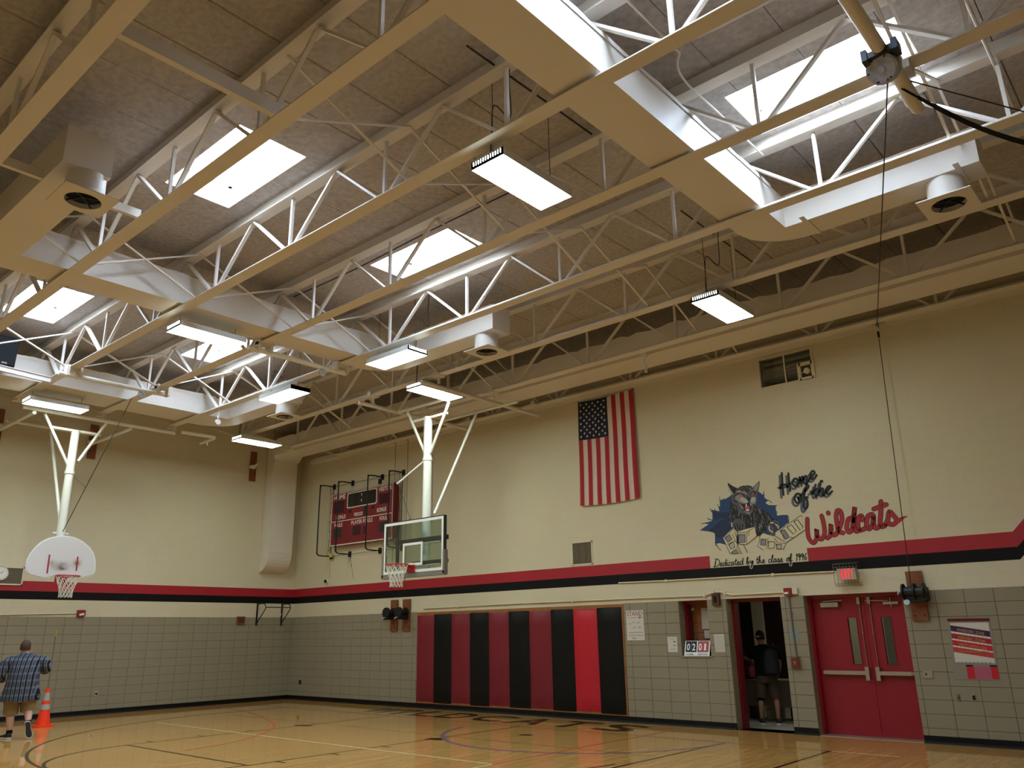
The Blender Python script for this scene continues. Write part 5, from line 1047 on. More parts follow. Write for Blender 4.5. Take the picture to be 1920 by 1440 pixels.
b = MB(); g = kw(560, 800); b.box(13.1, 13.5, 0.36, 0.372, 1.29, 1.50); tag(b.build('grey_card', M['gear']), 'grey card behind the flip scoreboard in the score window', 'card')
# heart-rate poster by the doors
k10 = KW(1760, 1140, 9.6); q = qd(k10, [(148, 180), (920, 172), (1115, 1300), (300, 1285)], -0.0135); M['pgrey'] = mat('poster_grey', '#8e857c', 0.35); M['ppurple'] = mat('poster_purple', '#3c1c4c', 0.35); M['pmaroon'] = mat('poster_maroon', '#5d1020', 0.35); M['porange'] = mat('poster_orange', '#b84038', 0.35); M['ppink'] = mat('poster_pink', '#b05a72', 0.35); M['pgold'] = mat('poster_gold', '#b08a60', 0.4)
o = sheet('fitness_poster', 'laminated heart-rate zone poster in purple and red bands on the tiles', q, 'pgrey', 0.003)
def band(nm, pts, m, d=0.004): b = MB(); b.face([inq(q, u_, v_, -d) for u_, v_ in pts]); b.build(nm, M[m], o)
band('header_band', [(0.01, 0.01), (0.99, 0.01), (0.99, 0.06), (0.01, 0.06)], 'pmaroon'); band('chart', [(0.06, 0.085), (0.95, 0.08), (0.95, 0.735), (0.06, 0.725)], 'paper')
for (v0, v1), m in zip(((0.12, 0.215), (0.25, 0.335), (0.36, 0.445), (0.47, 0.555)), ('ppurple', 'red', 'padbright', 'porange')): band('zone_band', [(0.06, v0), (0.95, v0 + 0.10), (0.95, v1 + 0.10), (0.06, v1)], m, 0.005)
for wd_, v in (('ANAEROBIC ZONE', 0.20), ('AEROBIC ZONE', 0.325), ('WEIGHT CONTROL ZONE', 0.44)):
    b = MB(); o_ = inq(q, 0.2, v + 0.012, -0.007); letters(b, wd_, o_, inq(q, 0.82, v + 0.085, -0.007) - o_, inq(q, 0.2, v - 0.035, -0.007) - o_); b.build('lettering', M['pgold'], o)
b = MB(); scrib(b, [p + V((0, -0.004, 0)) for p in q], 0.2, 0.85, 0.55, 0.012, 30, 0.008, 77); b.build('lettering', M['pgold'], o)
b = MB()
for i in range(10):
    u_ = 0.08 + 0.09 * i
    for v in (0.232, 0.348, 0.46): b.face([inq(q, u_ + a_, v + 0.11 * (u_ - 0.06) + c_, -0.0062) for a_, c_ in ((0, -0.008), (0.045, -0.004), (0.045, 0.014), (0, 0.010))])
tag(b.build('number_tags', M['white'], o), kind='stuff')
b = MB()
for i in range(9): u_ = 0.10 + 0.09 * i; b.face([inq(q, u_ + a_, v_, -0.0062) for a_, v_ in ((0, 0.735), (0.05, 0.735), (0.04, 0.715), (0.01, 0.715))])
tag(b.build('axis_tabs', M['pgrey'], o), kind='stuff')
band('lower_panel', [(0.30, 0.79), (0.99, 0.79), (0.99, 0.985), (0.30, 0.985)], 'ppink'); band('lower_block', [(0.30, 0.79), (0.47, 0.79), (0.47, 0.985), (0.30, 0.985)], 'padbright', 0.005); band('lower_block', [(0.84, 0.79), (0.99, 0.79), (0.99, 0.985), (0.84, 0.985)], 'padbright', 0.005)
band('black_tab', [(0.29, 0.765), (0.45, 0.765), (0.45, 0.787), (0.29, 0.787)], 'black', 0.006); band('black_tab', [(0.82, 0.765), (0.98, 0.765), (0.98, 0.787), (0.82, 0.787)], 'black', 0.006)

# --- exit sign in its wire cage
k11 = KW(1560, 1050, 26.2, -0.16); e0, e1, e2 = k11(215, 425), k11(1135, 385), k11(1190, 945); t = thing('exit_sign', 'lit EXIT sign in a wire cage above the red double doors', 'sign', ((e0.x + e1.x) / 2, -0.08, e2.z))
ex0, ex1, ez0, ez1 = e0.x, (e1.x + e2.x) / 2, e2.z, (e0.z + e1.z) / 2
b = MB(); b.box(ex0, ex1, -0.16, -0.06, ez0, ez1); b.box((ex0 + ex1) / 2 - 0.06, (ex0 + ex1) / 2 + 0.06, -0.06, -0.001, ez0 + 0.05, ez1 - 0.03); b.build('sign_box', M['exitw'], t)
b = MB(); w_ = ex1 - ex0; letters(b, 'EXIT', (ex0 + 0.17 * w_, -0.163, ez0 + 0.10 * (ez1 - ez0)), (0.68 * w_, 0, 0), (0, 0, 0.80 * (ez1 - ez0))); b.build('exit_letters', M['exitred'], t)
b = MB(); gx0, gx1, gz0, gz1 = ex0 - 0.04, ex1 + 0.04, ez0 - 0.09, ez1 + 0.09
for i in range(8):
    x = gx0 + (gx1 - gx0) * i / 7; b.tube([(x, -0.002, gz1), (x, -0.2, gz1 - 0.02), (x, -0.2, gz0 + 0.02), (x, -0.002, gz0)], 0.0035, 4)
for zz in (gz1, ez1 + 0.03, ez0 - 0.05, gz0): b.tube([(gx0, -0.002, zz), (gx0, -0.2, zz - 0.01), (gx1, -0.2, zz - 0.01), (gx1, -0.002, zz)], 0.0035, 4)
b.build('wire_cage', M['wire'], t)
# --- alarms, plates, raceways
def box_dev(name, lab, cat, x0, x1, z0, z1, d, m, wall='r'):
    b = MB(); f0 = -0.012
    b.prism([(x0, f0, z0), (x1, f0, z0), (x1, f0, z1), (x0, f0, z1)], (0, -d * 0.8, 0)); b.prism([(x0 + 0.005, f0 - d * 0.8, z0 + 0.005), (x1 - 0.005, f0 - d * 0.8, z0 + 0.005), (x1 - 0.005, f0 - d * 0.8, z1 - 0.005), (x0 + 0.005, f0 - d * 0.8, z1 - 0.005)], (0, -d * 0.2, 0))
    if wall == 'l':
        b.v = [(-p[1], p[0], p[2]) for p in b.v]; b.f = [tuple(f) for f in b.f]
    return tag(b.build(name, M[m]), lab, cat)
def span(p, q, y=0.0): a, c = ony(*p, y), ony(*q, y); return min(a.x, c.x), max(a.x, c.x), min(a.z, c.z), max(a.z, c.z)
x0, x1, z0, z1 = span((1471.5, 1103), (1487.5, 1116)); o = box_dev('fire_alarm_strobe', 'red fire alarm horn with white strobe above the pier by the doorway', 'alarm', x0, x1, z0, z1, 0.07, 'firered'); b = MB(); b.box(x0 + 0.02, x1 - 0.05, -0.10, -0.08, z0 + 0.02, z0 + 0.055); b.build('strobe_lens', M['white'], o)
b = MB(); b.box(x1 + 0.005, x1 + 0.10, -0.06, -0.012, z0 + 0.015, z1); b.build('side_box', M['cream'], o)
x0, x1, z0, z1 = span((1485, 1233), (1500.5, 1252)); o = box_dev('fire_pull_station', 'red fire alarm pull station in a clear cover on the pier by the doorway', 'alarm', x0, x1, z0, z1, 0.05, 'firered')
b = MB(); letters(b, 'T', (x0 + 0.04, -0.065, z0 + 0.05), (x1 - x0 - 0.08, 0, 0), (0, 0, 0.05)); b.build('handle_mark', M['white'], o)
b = MB(); b.box(x0 - 0.015, x1 + 0.035, -0.085, -0.08, z0 - 0.03, z1 + 0.02); b.box(x1 + 0.03, x1 + 0.035, -0.08, -0.012, z0 - 0.03, z1 + 0.02); M['cover'] = glass('clear_cover', '#f2f0ec', 0.05); b.build('clear_cover', M['cover'], o)
x0, x1, z0, z1 = span((1480, 1176), (1500, 1203)); M['bluegrey'] = mat('blue_grey_card', '#808a88', 0.5); o = box_dev('sign_card', 'pale blue-grey square card on the pier beside the doorway', 'card', x0, x1, z0, z1, 0.003, 'bluegrey')
x0, x1, z0, z1 = span((1336.5, 1113), (1352.5, 1135)); o = box_dev('wood_block', 'small dark brown wooden block above the wall between window and doorway', 'block', x0, x1, z0, z1, 0.06, 'dkboard'); b = MB(); b.box(x0 + 0.045, x1 - 0.05, -0.08, -0.07, z0 + 0.05, z1 - 0.05); b.build('slot', M['hole'], o)
x0, x1, z0, z1 = span((1731, 1258), (1751, 1272)); o = box_dev('switch_plate', 'steel two-gang key switch plate right of the red double doors', 'switch', x0, x1, z0, z1, 0.012, 'alu'); b = MB(); b.box(x0 + 0.035, x0 + 0.05, -0.03, -0.02, z0 + 0.04, z0 + 0.08); b.build('key_switch', M['hole'], o)
x0, x1, z0, z1 = span((1794, 1301), (1802, 1315)); o = box_dev('blank_outlet', 'dull brass outlet plate below the fitness poster, nearer the doors', 'outlet', x0, x1, z0, z1, 0.008, 'wire'); b = MB(); b.cyl(((x0 + x1) / 2, -0.022, z0 + 0.05), ((x0 + x1) / 2, -0.018, z0 + 0.05), 0.018, 10); b.build('socket', M['dkboard'], o)
x0, x1, z0, z1 = span((1821, 1300.5), (1831, 1315)); o = box_dev('wall_outlet', 'white duplex outlet with dark sockets below the fitness poster', 'outlet', x0, x1, z0, z1, 0.008, 'alu')
for zz in (z0 + 0.035, z1 - 0.04): b = MB(); b.cyl(((x0 + x1) / 2 + 0.005, -0.024, zz), ((x0 + x1) / 2 + 0.005, -0.018, zz), 0.02, 12); b.build('socket', M['hole'], o)
x0, x1, z0, z1 = span((561.5, 1275), (565, 1283)); box_dev('wall_outlet', 'small dark outlet low on the tiles close to the room corner', 'outlet', x0, x1, z0, z1, 0.01, 'hole')
def raceway(lab, pts, r, y=-0.02, m='cream'):
    b = MB(); b.tube([V((p.x, y, p.z)) for p in [ony(*q, 0) for q in pts]], r, 6)
    for q in pts[1::2]: p = ony(*q, 0); b.box(p.x - 0.02, p.x + 0.02, y - r - 0.004, -0.001, p.z - r - 0.01, p.z + r + 0.01)
    tag(b.build('conduit', M[m]), lab, 'conduit')
raceway('cream conduit above the wall pads ending at the red alarm horn', [(796, 1141), (860, 1137.5), (960, 1132), (1075, 1127), (1200, 1121.5), (1322, 1117), (1333, 1113), (1338, 1110.5), (1352, 1110), (1360, 1112.5), (1372, 1115.5), (1471, 1110.5)], 0.018)
raceway('cream conduit just under the black stripe running to the EXIT sign', [(1161, 1093), (1250, 1089), (1340, 1084), (1450, 1077.5), (1565, 1072)], 0.015)
raceway('thin grey conduit down the pier to the pull station', [(1480, 1118), (1484, 1150), (1489, 1190), (1495, 1233)], 0.012, -0.026, 'wire')
b = MB(); x0, x1, z0, z1 = span((1071.5, 1017), (1112.5, 1058)); b.box(x0, x0 + 0.03, -0.012, 0, z0, z1); b.box(x1 - 0.03, x1, -0.012, 0, z0, z1); b.box(x0, x1, -0.012, 0, z0, z0 + 0.03); b.box(x0, x1, -0.012, 0, z1 - 0.03, z1)
t = thing('return_grille', 'brown louvred return grille just above the red stripe, under the flag', 'grille', ((x0 + x1) / 2, 0, z0)); b.build('grille_frame', M['cream'], t)
M['gbrown'] = mat('grille_brown', '#6d6350', 0.5)
b = MB(); b.box(x0 + 0.03, x1 - 0.03, -0.003, -0.001, z0 + 0.03, z1 - 0.03); b.build('grille_back', M['gbrown'], t)
for i in range(16):
    zz = z0 + 0.045 + i * (z1 - z0 - 0.09) / 15; b = MB(); b.bar((x0 + 0.03, -0.007, zz), (x1 - 0.03, -0.007, zz), 0.012, 0.003, V((0, 0.7, 0.7))); b.build('louvre', M['gbrown'], t)
for f_ in (0.33, 0.67): b = MB(); xx = x0 + (x1 - x0) * f_; b.box(xx - 0.004, xx + 0.004, -0.0145, -0.003, z0 + 0.03, z1 - 0.03); b.build('grille_mullion', M['gbrown'], t)
t = thing('security_camera', 'small white dome camera with black lens near the corner above the red stripe', 'camera', ony(614, 1090)); c = ony(614, 1090); b = MB(); b.cyl(c, c + V((0, -0.06, 0)), 0.06, 14); b.build('mount', M['white'], t); b = MB(); b.loft([[c + V((0.05 * s * math.cos(a), -0.06 - d, 0.05 * s * math.sin(a))) for a in [2 * PI * k / 12 for k in range(12)]] for d, s in ((0, 1), (0.03, 0.85), (0.05, 0.4))]); b.build('lens', M['hole'], t)
raceway('thin cream conduit dropping from the scoreboard to the dome camera', [(619.5, 1048), (618.5, 1068), (618, 1088)], 0.01)
raceway('faint thin wire down the wall below the scoreboard guard', [(657, 1040), (659, 1060), (663, 1085)], 0.004, -0.005, 'wire')

# ================================================================== ON THE END WALL
def onw(px, py, d=0.0): return onx(px, py, d)
g0, g1 = onw(-14, 1061), onw(41, 1096); t = thing('wall_grille', 'grey louvred grille with a round clock in front, at the far left edge', 'grille', (0, (g0.y + g1.y) / 2, g1.z)); ya, yb_, za, zb = g0.y, g1.y, g1.z - 0.02, g0.z
b = MB(); b.box(0.001, 0.006, ya, yb_, za, zb); b.build('grille_back', M['gbrown'], t); b = MB()
for q in ((ya, yb_, zb - 0.03, zb), (ya, yb_, za, za + 0.03), (yb_ - 0.03, yb_, za, zb), (ya, ya + 0.03, za, zb)): b.box(0.006, 0.03, q[0], q[1], q[2], q[3])
b.build('grille_frame', M['cream'], t)
for i in range(12): zz = za + 0.05 + i * (zb - za - 0.1) / 11; b = MB(); b.bar((0.014, ya + 0.03, zz), (0.014, yb_ - 0.03, zz), 0.014, 0.004, V((0.7, 0, 0.7))); b.build('louvre', M['alu'], t)
c = onw(2, 1075, 0.06); t = thing('wall_clock', 'round white wall clock in front of the grey grille at the left edge', 'clock', c); ring = [2 * PI * k / 28 for k in range(28)]
b = MB(); b.cyl((0.03, c.y, c.z), (0.07, c.y, c.z), 0.16, 28); b.build('clock_case', M['alu'], t); b = MB(); b.face([(0.072, c.y + 0.14 * math.cos(a), c.z + 0.14 * math.sin(a)) for a in ring]); b.build('dial', M['white'], t)
b = MB()
for k_ in range(12): a = 2 * PI * k_ / 12; d = V((0, math.cos(a), math.sin(a))); b.bar(V((0.0735, c.y, c.z)) + d * 0.105, V((0.0735, c.y, c.z)) + d * 0.128, 0.008, 0.002, V((1, 0, 0)))
for a, L in ((1.0, 0.075), (2.6, 0.11)): d = V((0, math.cos(a), math.sin(a))); b.bar((0.0745, c.y, c.z), V((0.0745, c.y, c.z)) + d * L, 0.009, 0.002, V((1, 0, 0)))
b.build('hands', M['ink'], t)
a0, a1 = onw(144.5, 1144), onw(157.5, 1156); b = MB(); b.box(0.001, 0.07, a0.y, a1.y, a1.z, a0.z); t = tag(b.build('fire_alarm_strobe', M['firered']), 'red fire alarm horn on the end wall just above the tiles', 'alarm'); b = MB(); b.bar((0.073, a0.y + 0.04, a1.z + 0.035), (0.073, a1.y - 0.03, a1.z + 0.06), 0.045, 0.008, V((1, 0, 0))); b.build('strobe_lens', M['white'], t)
b = MB(); b.tube([onw(-20, 1153, 0.02), onw(60, 1151.5, 0.02), onw(144, 1150, 0.02)], 0.014, 6); tag(b.build('conduit', M['cream']), 'thin cream conduit along the end wall to the red alarm horn', 'conduit')
a0, a1 = onw(443.5, 1156), onw(457, 1170); b = MB(); b.box(0.012, 0.06, a0.y, a1.y, a1.z, a0.z); t = tag(b.build('wood_block', M['board']), 'brown square wooden block on the end wall near the bar brackets', 'block'); b = MB(); b.box(0.0605, 0.064, a0.y + 0.03, a1.y - 0.03, a1.z + 0.03, a0.z - 0.03); b.build('cover_plate', M['dkboard'], t)
a0 = onw(180, 1300); b = MB(); b.box(0.012, 0.02, a0.y - 0.035, a0.y + 0.035, a0.z - 0.055, a0.z + 0.055); t = tag(b.build('wall_outlet', M['gear']), 'dark outlet low on the end wall tiles, right of the cone', 'outlet'); b = MB(); b.cyl((0.02, a0.y, a0.z - 0.01), (0.025, a0.y, a0.z - 0.01), 0.028, 12); b.build('socket', M['hole'], t)
t = thing('bar_bracket', 'pair of black D-shaped bar brackets fixed to the end wall under the black stripe', 'bracket', (0.02, -0.8, 2.03))
for y in (-1.19, -0.38):
    b = MB(); b.bar((0.034, y, 2.03), (0.034, y, 2.64), 0.04, 0.03, V((0, 1, 0))); b.build('wall_bar', M['blackmetal'], t)
    b = MB(); b.tube(smooth([(0.03, y, 2.60), (0.25, y, 2.62), (0.40, y, 2.60), (0.46, y, 2.52), (0.42, y, 2.43), (0.03, y, 2.07)], 4), 0.014, 6); b.build('bent_tube', M['blackmetal'], t)
b = MB(); b.tube([(0.46, -1.19, 2.51), (0.46, -0.38, 2.51)], 0.014, 6); b.build('cross_tube', M['blackmetal'], t); b = MB(); b.box(0.01, 0.045, -0.405, -0.355, 2.30, 2.36); b.build('white_tape', M['white'], t)
for lab, y, dy in (('brown hoist board high on the end wall behind the lamp nearest the corner duct', onx(479, 812, 0).y, 0.1), ('brown hoist board high on the end wall, right of the fan-shaped hoop', -6.25, 0.1), ('brown hoist board high on the end wall at the left edge', -8.42, 0.1)):
    t = thing('hoist_board', lab, 'board', (0.02, y, 6.1)); b = MB(); b.box(0.001, 0.04, y - dy, y + dy, 6.10, 6.98); b.build('board', M['board'], t)
    b = MB(); b.tube([(0.06, y - 0.14, 6.52), (0.10, y - 0.04, 6.50), (0.12, y + 0.06, 6.60)], 0.04, 8); b.box(0.04, 0.14, y - 0.1, y + 0.02, 6.46, 6.56); b.build('guide_pulley', M['pole'], t)
# --- loudspeaker on the end duct
s0 = V((3.95, -9.1, 6.80))
t = thing('loudspeaker', 'black loudspeaker box standing by the end duct at the left edge', 'speaker', s0); k12 = lambda x, y, X_=4.3: onx(x / 6.545, 600 + y / 6.545, X_)
c = [k12(-170, 150), k12(248, 235), k12(175, 580), k12(-170, 540)]
b = MB(); b.prism(c, (-0.35, 0, 0)); b.build('cabinet', M['blackcloth'], t)
M['speaker'] = mat('speaker_grille', '#0b0d11', 0.7, spec=0.2, bump=0.4, bscale=250)
b = MB(); cc_ = sum(c, V((0, 0, 0))) / 4; b.prism([cc_ + (p - cc_) * 0.92 for p in c], (0.012, 0, 0)); b.build('front_grille', M['speaker'], t)
b = MB(); p0_ = k12(18, 515, 4.314); p1_ = k12(85, 530, 4.314); b.bar(p0_, p1_, 0.03, 0.002, V((1, 0, 0))); b.build('badge', M['wire'], t)
b = MB(); a, c_ = onx(-20, 680, 4.36), onx(96, 708, 4.36); b.bar(a, c_, 0.05, 0.012); b.bar(a + V((0, 0, -0.05)), c_ + V((0, 0, -0.05)), 0.012, 0.10); b.bar(a + V((-0.35, 0, 0)), c_ + V((-0.35, 0, 0)), 0.05, 0.012); b.build('shelf_channel', M['steel'], t)
# --- ceiling conduits
def pipe(lab, pts, r=0.012, m='steel'): b = MB(); b.tube(pts, r, 6); tag(b.build('conduit', M[m]), lab, 'conduit')
pipe('thin grey conduit crossing the roof beside the wide bright duct', smooth([(18.0, -11.8, 7.45), (18.0, -8.6, 7.45), (18.02, -8.0, 7.45), (18.2, -7.85, 7.45), (19.0, -7.8, 7.45), (22.0, -7.8, 7.45)], 4), 0.014)
pipe('thin grey conduit from the roof beside the largest skylight down to its joist', smooth([(22.0, -7.95, 7.44), (18.4, -7.95, 7.44), (18.0, -7.75, 7.44), (17.83, -7.4, 7.43), (17.83, -6.6, 7.42), (17.83, -5.42, 7.42)], 4), 0.014)
pipe('cream conduit crossing the roof at the right edge above the black strap', [(20.44, -9.5, 7.42), (20.42, -7.0, 7.42), (20.40, -4.3, 7.42)], 0.018)
pipe('dark cable tied along the roof behind the largest hanging lamp', smooth([(9.7, -6.85, 7.47), (11.5, -6.87, 7.42), (13.2, -6.86, 7.47), (15.5, -6.87, 7.47)], 5), 0.010, 'cable')
pipe('dark paired wires along the roof above the largest hanging lamp', [(16.32, -9.2, 7.60), (16.34, -8.0, 7.60), (16.36, -6.9, 7.60)], 0.012, 'cable')
pipe('dark wires along the roof above the hanging lamp by the wall duct', [(16.2, -4.6, 7.6), (16.2, -3.0, 7.6), (16.2, -2.2, 7.6)], 0.012, 'cable')
for x, lab in ((20.9, 'at the right edge'), (16.0, 'over the mural'), (12.6, 'by the flag')): pipe('thin conduit lying along the joist beside the wall duct ' + lab, [(x - 1.7, -2.07, 6.69), (x, -2.07, 6.69)], 0.014, 'steel')
jb = MB(); jb.box(20.05, 20.2, -7.9, -7.75, 7.40, 7.52); tag(jb.build('junction_box', M['steel']), 'small cream junction box where the roof conduits meet near the gearbox', 'box')

hk = ony(1224, 655, -1.25)
b = MB(); b.box(hk.x - 0.07, hk.x + 0.07, -1.62, -1.56, 6.70, 6.80); b.tube([(hk.x, -1.58, 6.70), (hk.x - 0.02, -1.58, 6.60), (hk.x + 0.03, -1.58, 6.52), (hk.x + 0.01, -1.58, 6.40)], [0.03, 0.022, 0.02, 0.03], 8); tag(b.build('hanging_hook', M['white']), 'small white hook hanging at the edge of the long wall duct, right of the flag', 'hook')
for px_, lab in ((741, 'left'), (764, 'right')):
    p = ony(px_, 826, -0.10); b = MB(); b.box(p.x - 0.05, p.x + 0.05, -0.16, -0.09, 6.78, 6.86); b.cyl((p.x - 0.012, -0.125, 6.76), (p.x + 0.012, -0.125, 6.76), 0.035, 10); tag(b.build('wall_pulley', M['steel']), 'small pulley at the wall top above the ' + lab + ' one of the two thin ropes', 'pulley')
# ================================================================== ON THE FLOOR
cx, cy = 1.90, -7.15
t = thing('traffic_cone', 'orange traffic cone with two grey bands in front of the end wall', 'cone', (cx, cy, 0))
b = MB(); s = 0.185
b.loft([[(cx + x * q, cy + y * q, z) for x, y in ((-s, -s * 0.7), (-s * 0.7, -s), (s * 0.7, -s), (s, -s * 0.7), (s, s * 0.7), (s * 0.7, s), (-s * 0.7, s), (-s, s * 0.7))] for z, q in ((0.0, 1.0), (0.03, 1.0), (0.035, 0.94))], sm=False); b.build('cone_base', M['orange'], t)
R_ = lambda z: 0.135 - (0.135 - 0.030) * (z - 0.035) / 0.72
cr = lambda z, e=0: [(cx + (R_(z) + e) * math.cos(2 * PI * k / 24), cy + (R_(z) + e) * math.sin(2 * PI * k / 24), z) for k in range(24)]
b = MB(); b.loft([cr(0.035), cr(0.3), cr(0.6), cr(0.755)], cap1=False); b.build('cone_body', M['orange'], t)
for z0, z1 in ((0.335, 0.435), (0.505, 0.665)): b = MB(); b.grid([cr(z0, 0.003), cr(z1, 0.003)], 0, True, True); b.build('reflective_band', M['reflect'], t)
b = MB(); b.tube([(cx, cy, 0.72), (cx, cy, 1.80)], 0.011, 8, m=0); b.tube([(cx, cy, 1.80), (cx, cy, 1.92)], 0.016, 8, m=1); tag(b.build('marker_pole', [M['greypole'], M['yellow']]), 'thin grey pole with a yellow tip standing in the orange cone', 'pole')

# ================================================================== PEOPLE
def skinned(name, joints, edges, parent, m, sub=2):
    """one continuous body grown over a skeleton; joints: key -> (point, radius)"""
    keys = list(joints); idx = {k: i for i, k in enumerate(keys)}
    me = bpy.data.meshes.new(name); me.from_pydata([tuple(joints[k][0]) for k in keys], [(idx[a], idx[b_]) for a, b_ in edges], []); me.update()
    ob = bpy.data.objects.new(name, me); C.objects.link(ob); sk = ob.modifiers.new('skin', 'SKIN'); sk.use_smooth_shade = True
    for i, k in enumerate(keys):
        r = joints[k][1]; me.skin_vertices[0].data[i].radius = (r if isinstance(r, tuple) else (r, r)); me.skin_vertices[0].data[i].use_root = (k == 'pelvis')
    sb_ = ob.modifiers.new('sub', 'SUBSURF'); sb_.levels = sub; sb_.render_levels = sub
    bpy.context.view_layer.update(); dg = bpy.context.evaluated_depsgraph_get(); m2 = bpy.data.meshes.new_from_object(ob.evaluated_get(dg))
    ob.modifiers.clear(); ob.data = m2; bpy.data.meshes.remove(me); m2.name = name; m2.materials.clear(); m2.materials.append(m)
    for p in m2.polygons: p.use_smooth = True
    o0 = WORLD[parent.name]; m2.transform(Matrix.Translation(-o0)); ob.parent = parent; WORLD[ob.name] = o0
    return ob
class Frame:
    """person-local axes: r = to their right, f = forwards, up"""
    def __init__(s, x, y, d): s.o = V((x, y, 0)); s.f = V((d[0], d[1], 0)).normalized(); s.r = V((s.f.y, -s.f.x, 0))
    def __call__(s, r, f, z): return s.o + s.r * r + s.f * f + V((0, 0, z))
def body(fr, J, parent, m, fingers=True):
    """J: joint positions in person axes"""
    jt = {k: (fr(*p), rad) for k, (p, rad) in J.items()}
    ed = [('pelvis', 'waist'), ('waist', 'chest'), ('chest', 'neck'), ('neck', 'jaw'), ('jaw', 'head'), ('head', 'crown')]
    for s in 'LR':
        ed += [('chest', 'shoulder' + s), ('shoulder' + s, 'elbow' + s), ('elbow' + s, 'wrist' + s), ('wrist' + s, 'palm' + s), ('pelvis', 'hip' + s), ('hip' + s, 'knee' + s), ('knee' + s, 'calf' + s), ('calf' + s, 'ankle' + s), ('ankle' + s, 'toe' + s)]
        w_, p_ = jt['wrist' + s][0], jt['palm' + s][0]; d = (p_ - w_).normalized(); e = jt['elbow' + s][0]
        side = d.cross(V((0, 0, 1)));
        if side.length < 0.2: side = d.cross(fr.f)
        side.normalize(); curl = side.cross(d).normalized()
        if curl.z > 0: curl = -curl
        for i, (off, L) in enumerate(((-0.030, 0.062), (-0.010, 0.074), (0.010, 0.070), (0.029, 0.055))):
            a = p_ + side * off * 0.95 + d * 0.035; q = a + d * L * 0.55 + curl * L * 0.2; c = q + d * L * 0.25 + curl * L * 0.42
            for n, pt in (('a', a), ('b', q), ('c', c)): jt['f%d%s%s' % (i, n, s)] = (pt, 0.0095 if n != 'c' else 0.008)
            ed += [('palm' + s, 'f%da%s' % (i, s)), ('f%da%s' % (i, s), 'f%db%s' % (i, s)), ('f%db%s' % (i, s), 'f%dc%s' % (i, s))]
        a = w_ + d * 0.035 - side * 0.036; q = a + d * 0.035 - side * 0.022 + curl * 0.012; c = q + d * 0.03 + curl * 0.016
        for n, pt in (('a', a), ('b', q), ('c', c)): jt['t%s%s' % (n, s)] = (pt, 0.0105)
        ed += [('wrist' + s, 'ta' + s), ('ta' + s, 'tb' + s), ('tb' + s, 'tc' + s)]
    return skinned('body', jt, ed, parent, m, 2)
def ering(c, a, b_, ra, rb, n=18): return [c + a * (ra * math.cos(2 * PI * k / n)) + b_ * (rb * math.sin(2 * PI * k / n)) for k in range(n)]
def face(fr, hc, fdir, parent, m):
    """nose, eyes, mouth and ears on the head centred at hc"""
    f = fdir; r = V((f.y, -f.x, 0)); up = V((0, 0, 1))
    b = MB(); b.loft([ering(hc + up * z + f * d, r, f, w_, w_ * 0.9, 8) for z, d, w_ in ((0.025, 0.085, 0.006), (0.0, 0.097, 0.011), (-0.025, 0.108, 0.017), (-0.034, 0.098, 0.013))]); b.build('nose', m, parent)
    for s in (-1, 1):
        b = MB(); c = hc + r * (0.034 * s) + f * 0.083 + up * 0.018; b.loft([ering(c + f * z, r, up, 0.014 * q, 0.009 * q, 10) for z, q in ((0, 1), (0.006, 0.8), (0.009, 0.2))]); b.build('eye', M['mfang'], parent)
        b = MB(); c = hc + r * (0.083 * s) - up * 0.005; b.loft([ering(c + r * (s * z), f, up, 0.018 * q, 0.032 * q, 10) for z, q in ((-0.006, 0.8), (0.012, 1.0), (0.02, 0.7))]); b.build('ear', m, parent)
    b = MB(); b.bar(hc - r * 0.026 + f * 0.088 - up * 0.062, hc + r * 0.026 + f * 0.088 - up * 0.062, 0.008, 0.010); b.build('mouth', M['mpink'], parent)
def hair(hc, f, parent, m, tilt=0.0, sx=0.094, sy=0.108, sz=0.125):
    r = V((f.y, -f.x, 0)); up = V((0, 0, 1)); b = MB(); rows = []
    rnd = random.Random(2)
    for i in range(11):
        th = PI * i / 10 * 0.66; row = []
        for k in range(20):
            a = 2 * PI * k / 20; back = -math.sin(a); lim = 1.0 if back > -0.2 else 0.62; t_ = th * lim
            row.append(hc + r * (sx * math.sin(t_) * math.cos(a)) + f * (sy * math.sin(t_) * math.sin(a) - 0.008) + up * (sz * math.cos(t_) + 0.004 * rnd.random()))
        rows.append(row)
    b.grid(rows, 0, True, True); return b.build('hair', m, parent)
def shoe(fr_o, fwd, up, side, parent, L=0.29, W=0.052):
    """fr_o: heel bottom; fwd: heel to toe; up: sole to ankle"""
    rows = []
    for t_, w_, h in ((0.0, 0.55, 0.07), (0.06, 0.85, 0.095), (0.25, 0.85, 0.10), (0.45, 0.85, 0.075), (0.7, 1.05, 0.06), (0.9, 0.9, 0.05), (1.0, 0.5, 0.035)):
        c = fr_o + fwd * (L * t_); rows.append([c + side * (W * w_ * x) + up * (0.022 + (h - 0.022) * z) for x, z in ((-1, 0), (-0.95, 0.5), (-0.6, 0.95), (0, 1.05), (0.6, 0.95), (0.95, 0.5), (1, 0))])
    b = MB(); b.loft(rows); b.build('shoe', M['shoe'], parent)
    so = []
    for t_, w_ in ((-0.02, 0.6), (0.06, 0.92), (0.3, 0.85), (0.5, 0.9), (0.72, 1.1), (0.92, 0.95), (1.02, 0.5)): so.append((t_, w_))
    pl = [fr_o + fwd * (L * t_) + side * (W * w_) for t_, w_ in so] + [fr_o + fwd * (L * t_) - side * (W * w_) for t_, w_ in so[::-1]]
    b = MB(); b.prism(pl, up * 0.026); b.build('shoe_sole', M['sole'], parent)
    pl2 = [p + (fr_o + fwd * L * 0.5 - p) * 0.10 for p in pl]
    b = MB(); b.prism(pl2, up * -0.003); b.build('outsole', M['shoe'], parent)
UPV = V((0, 0, 1))
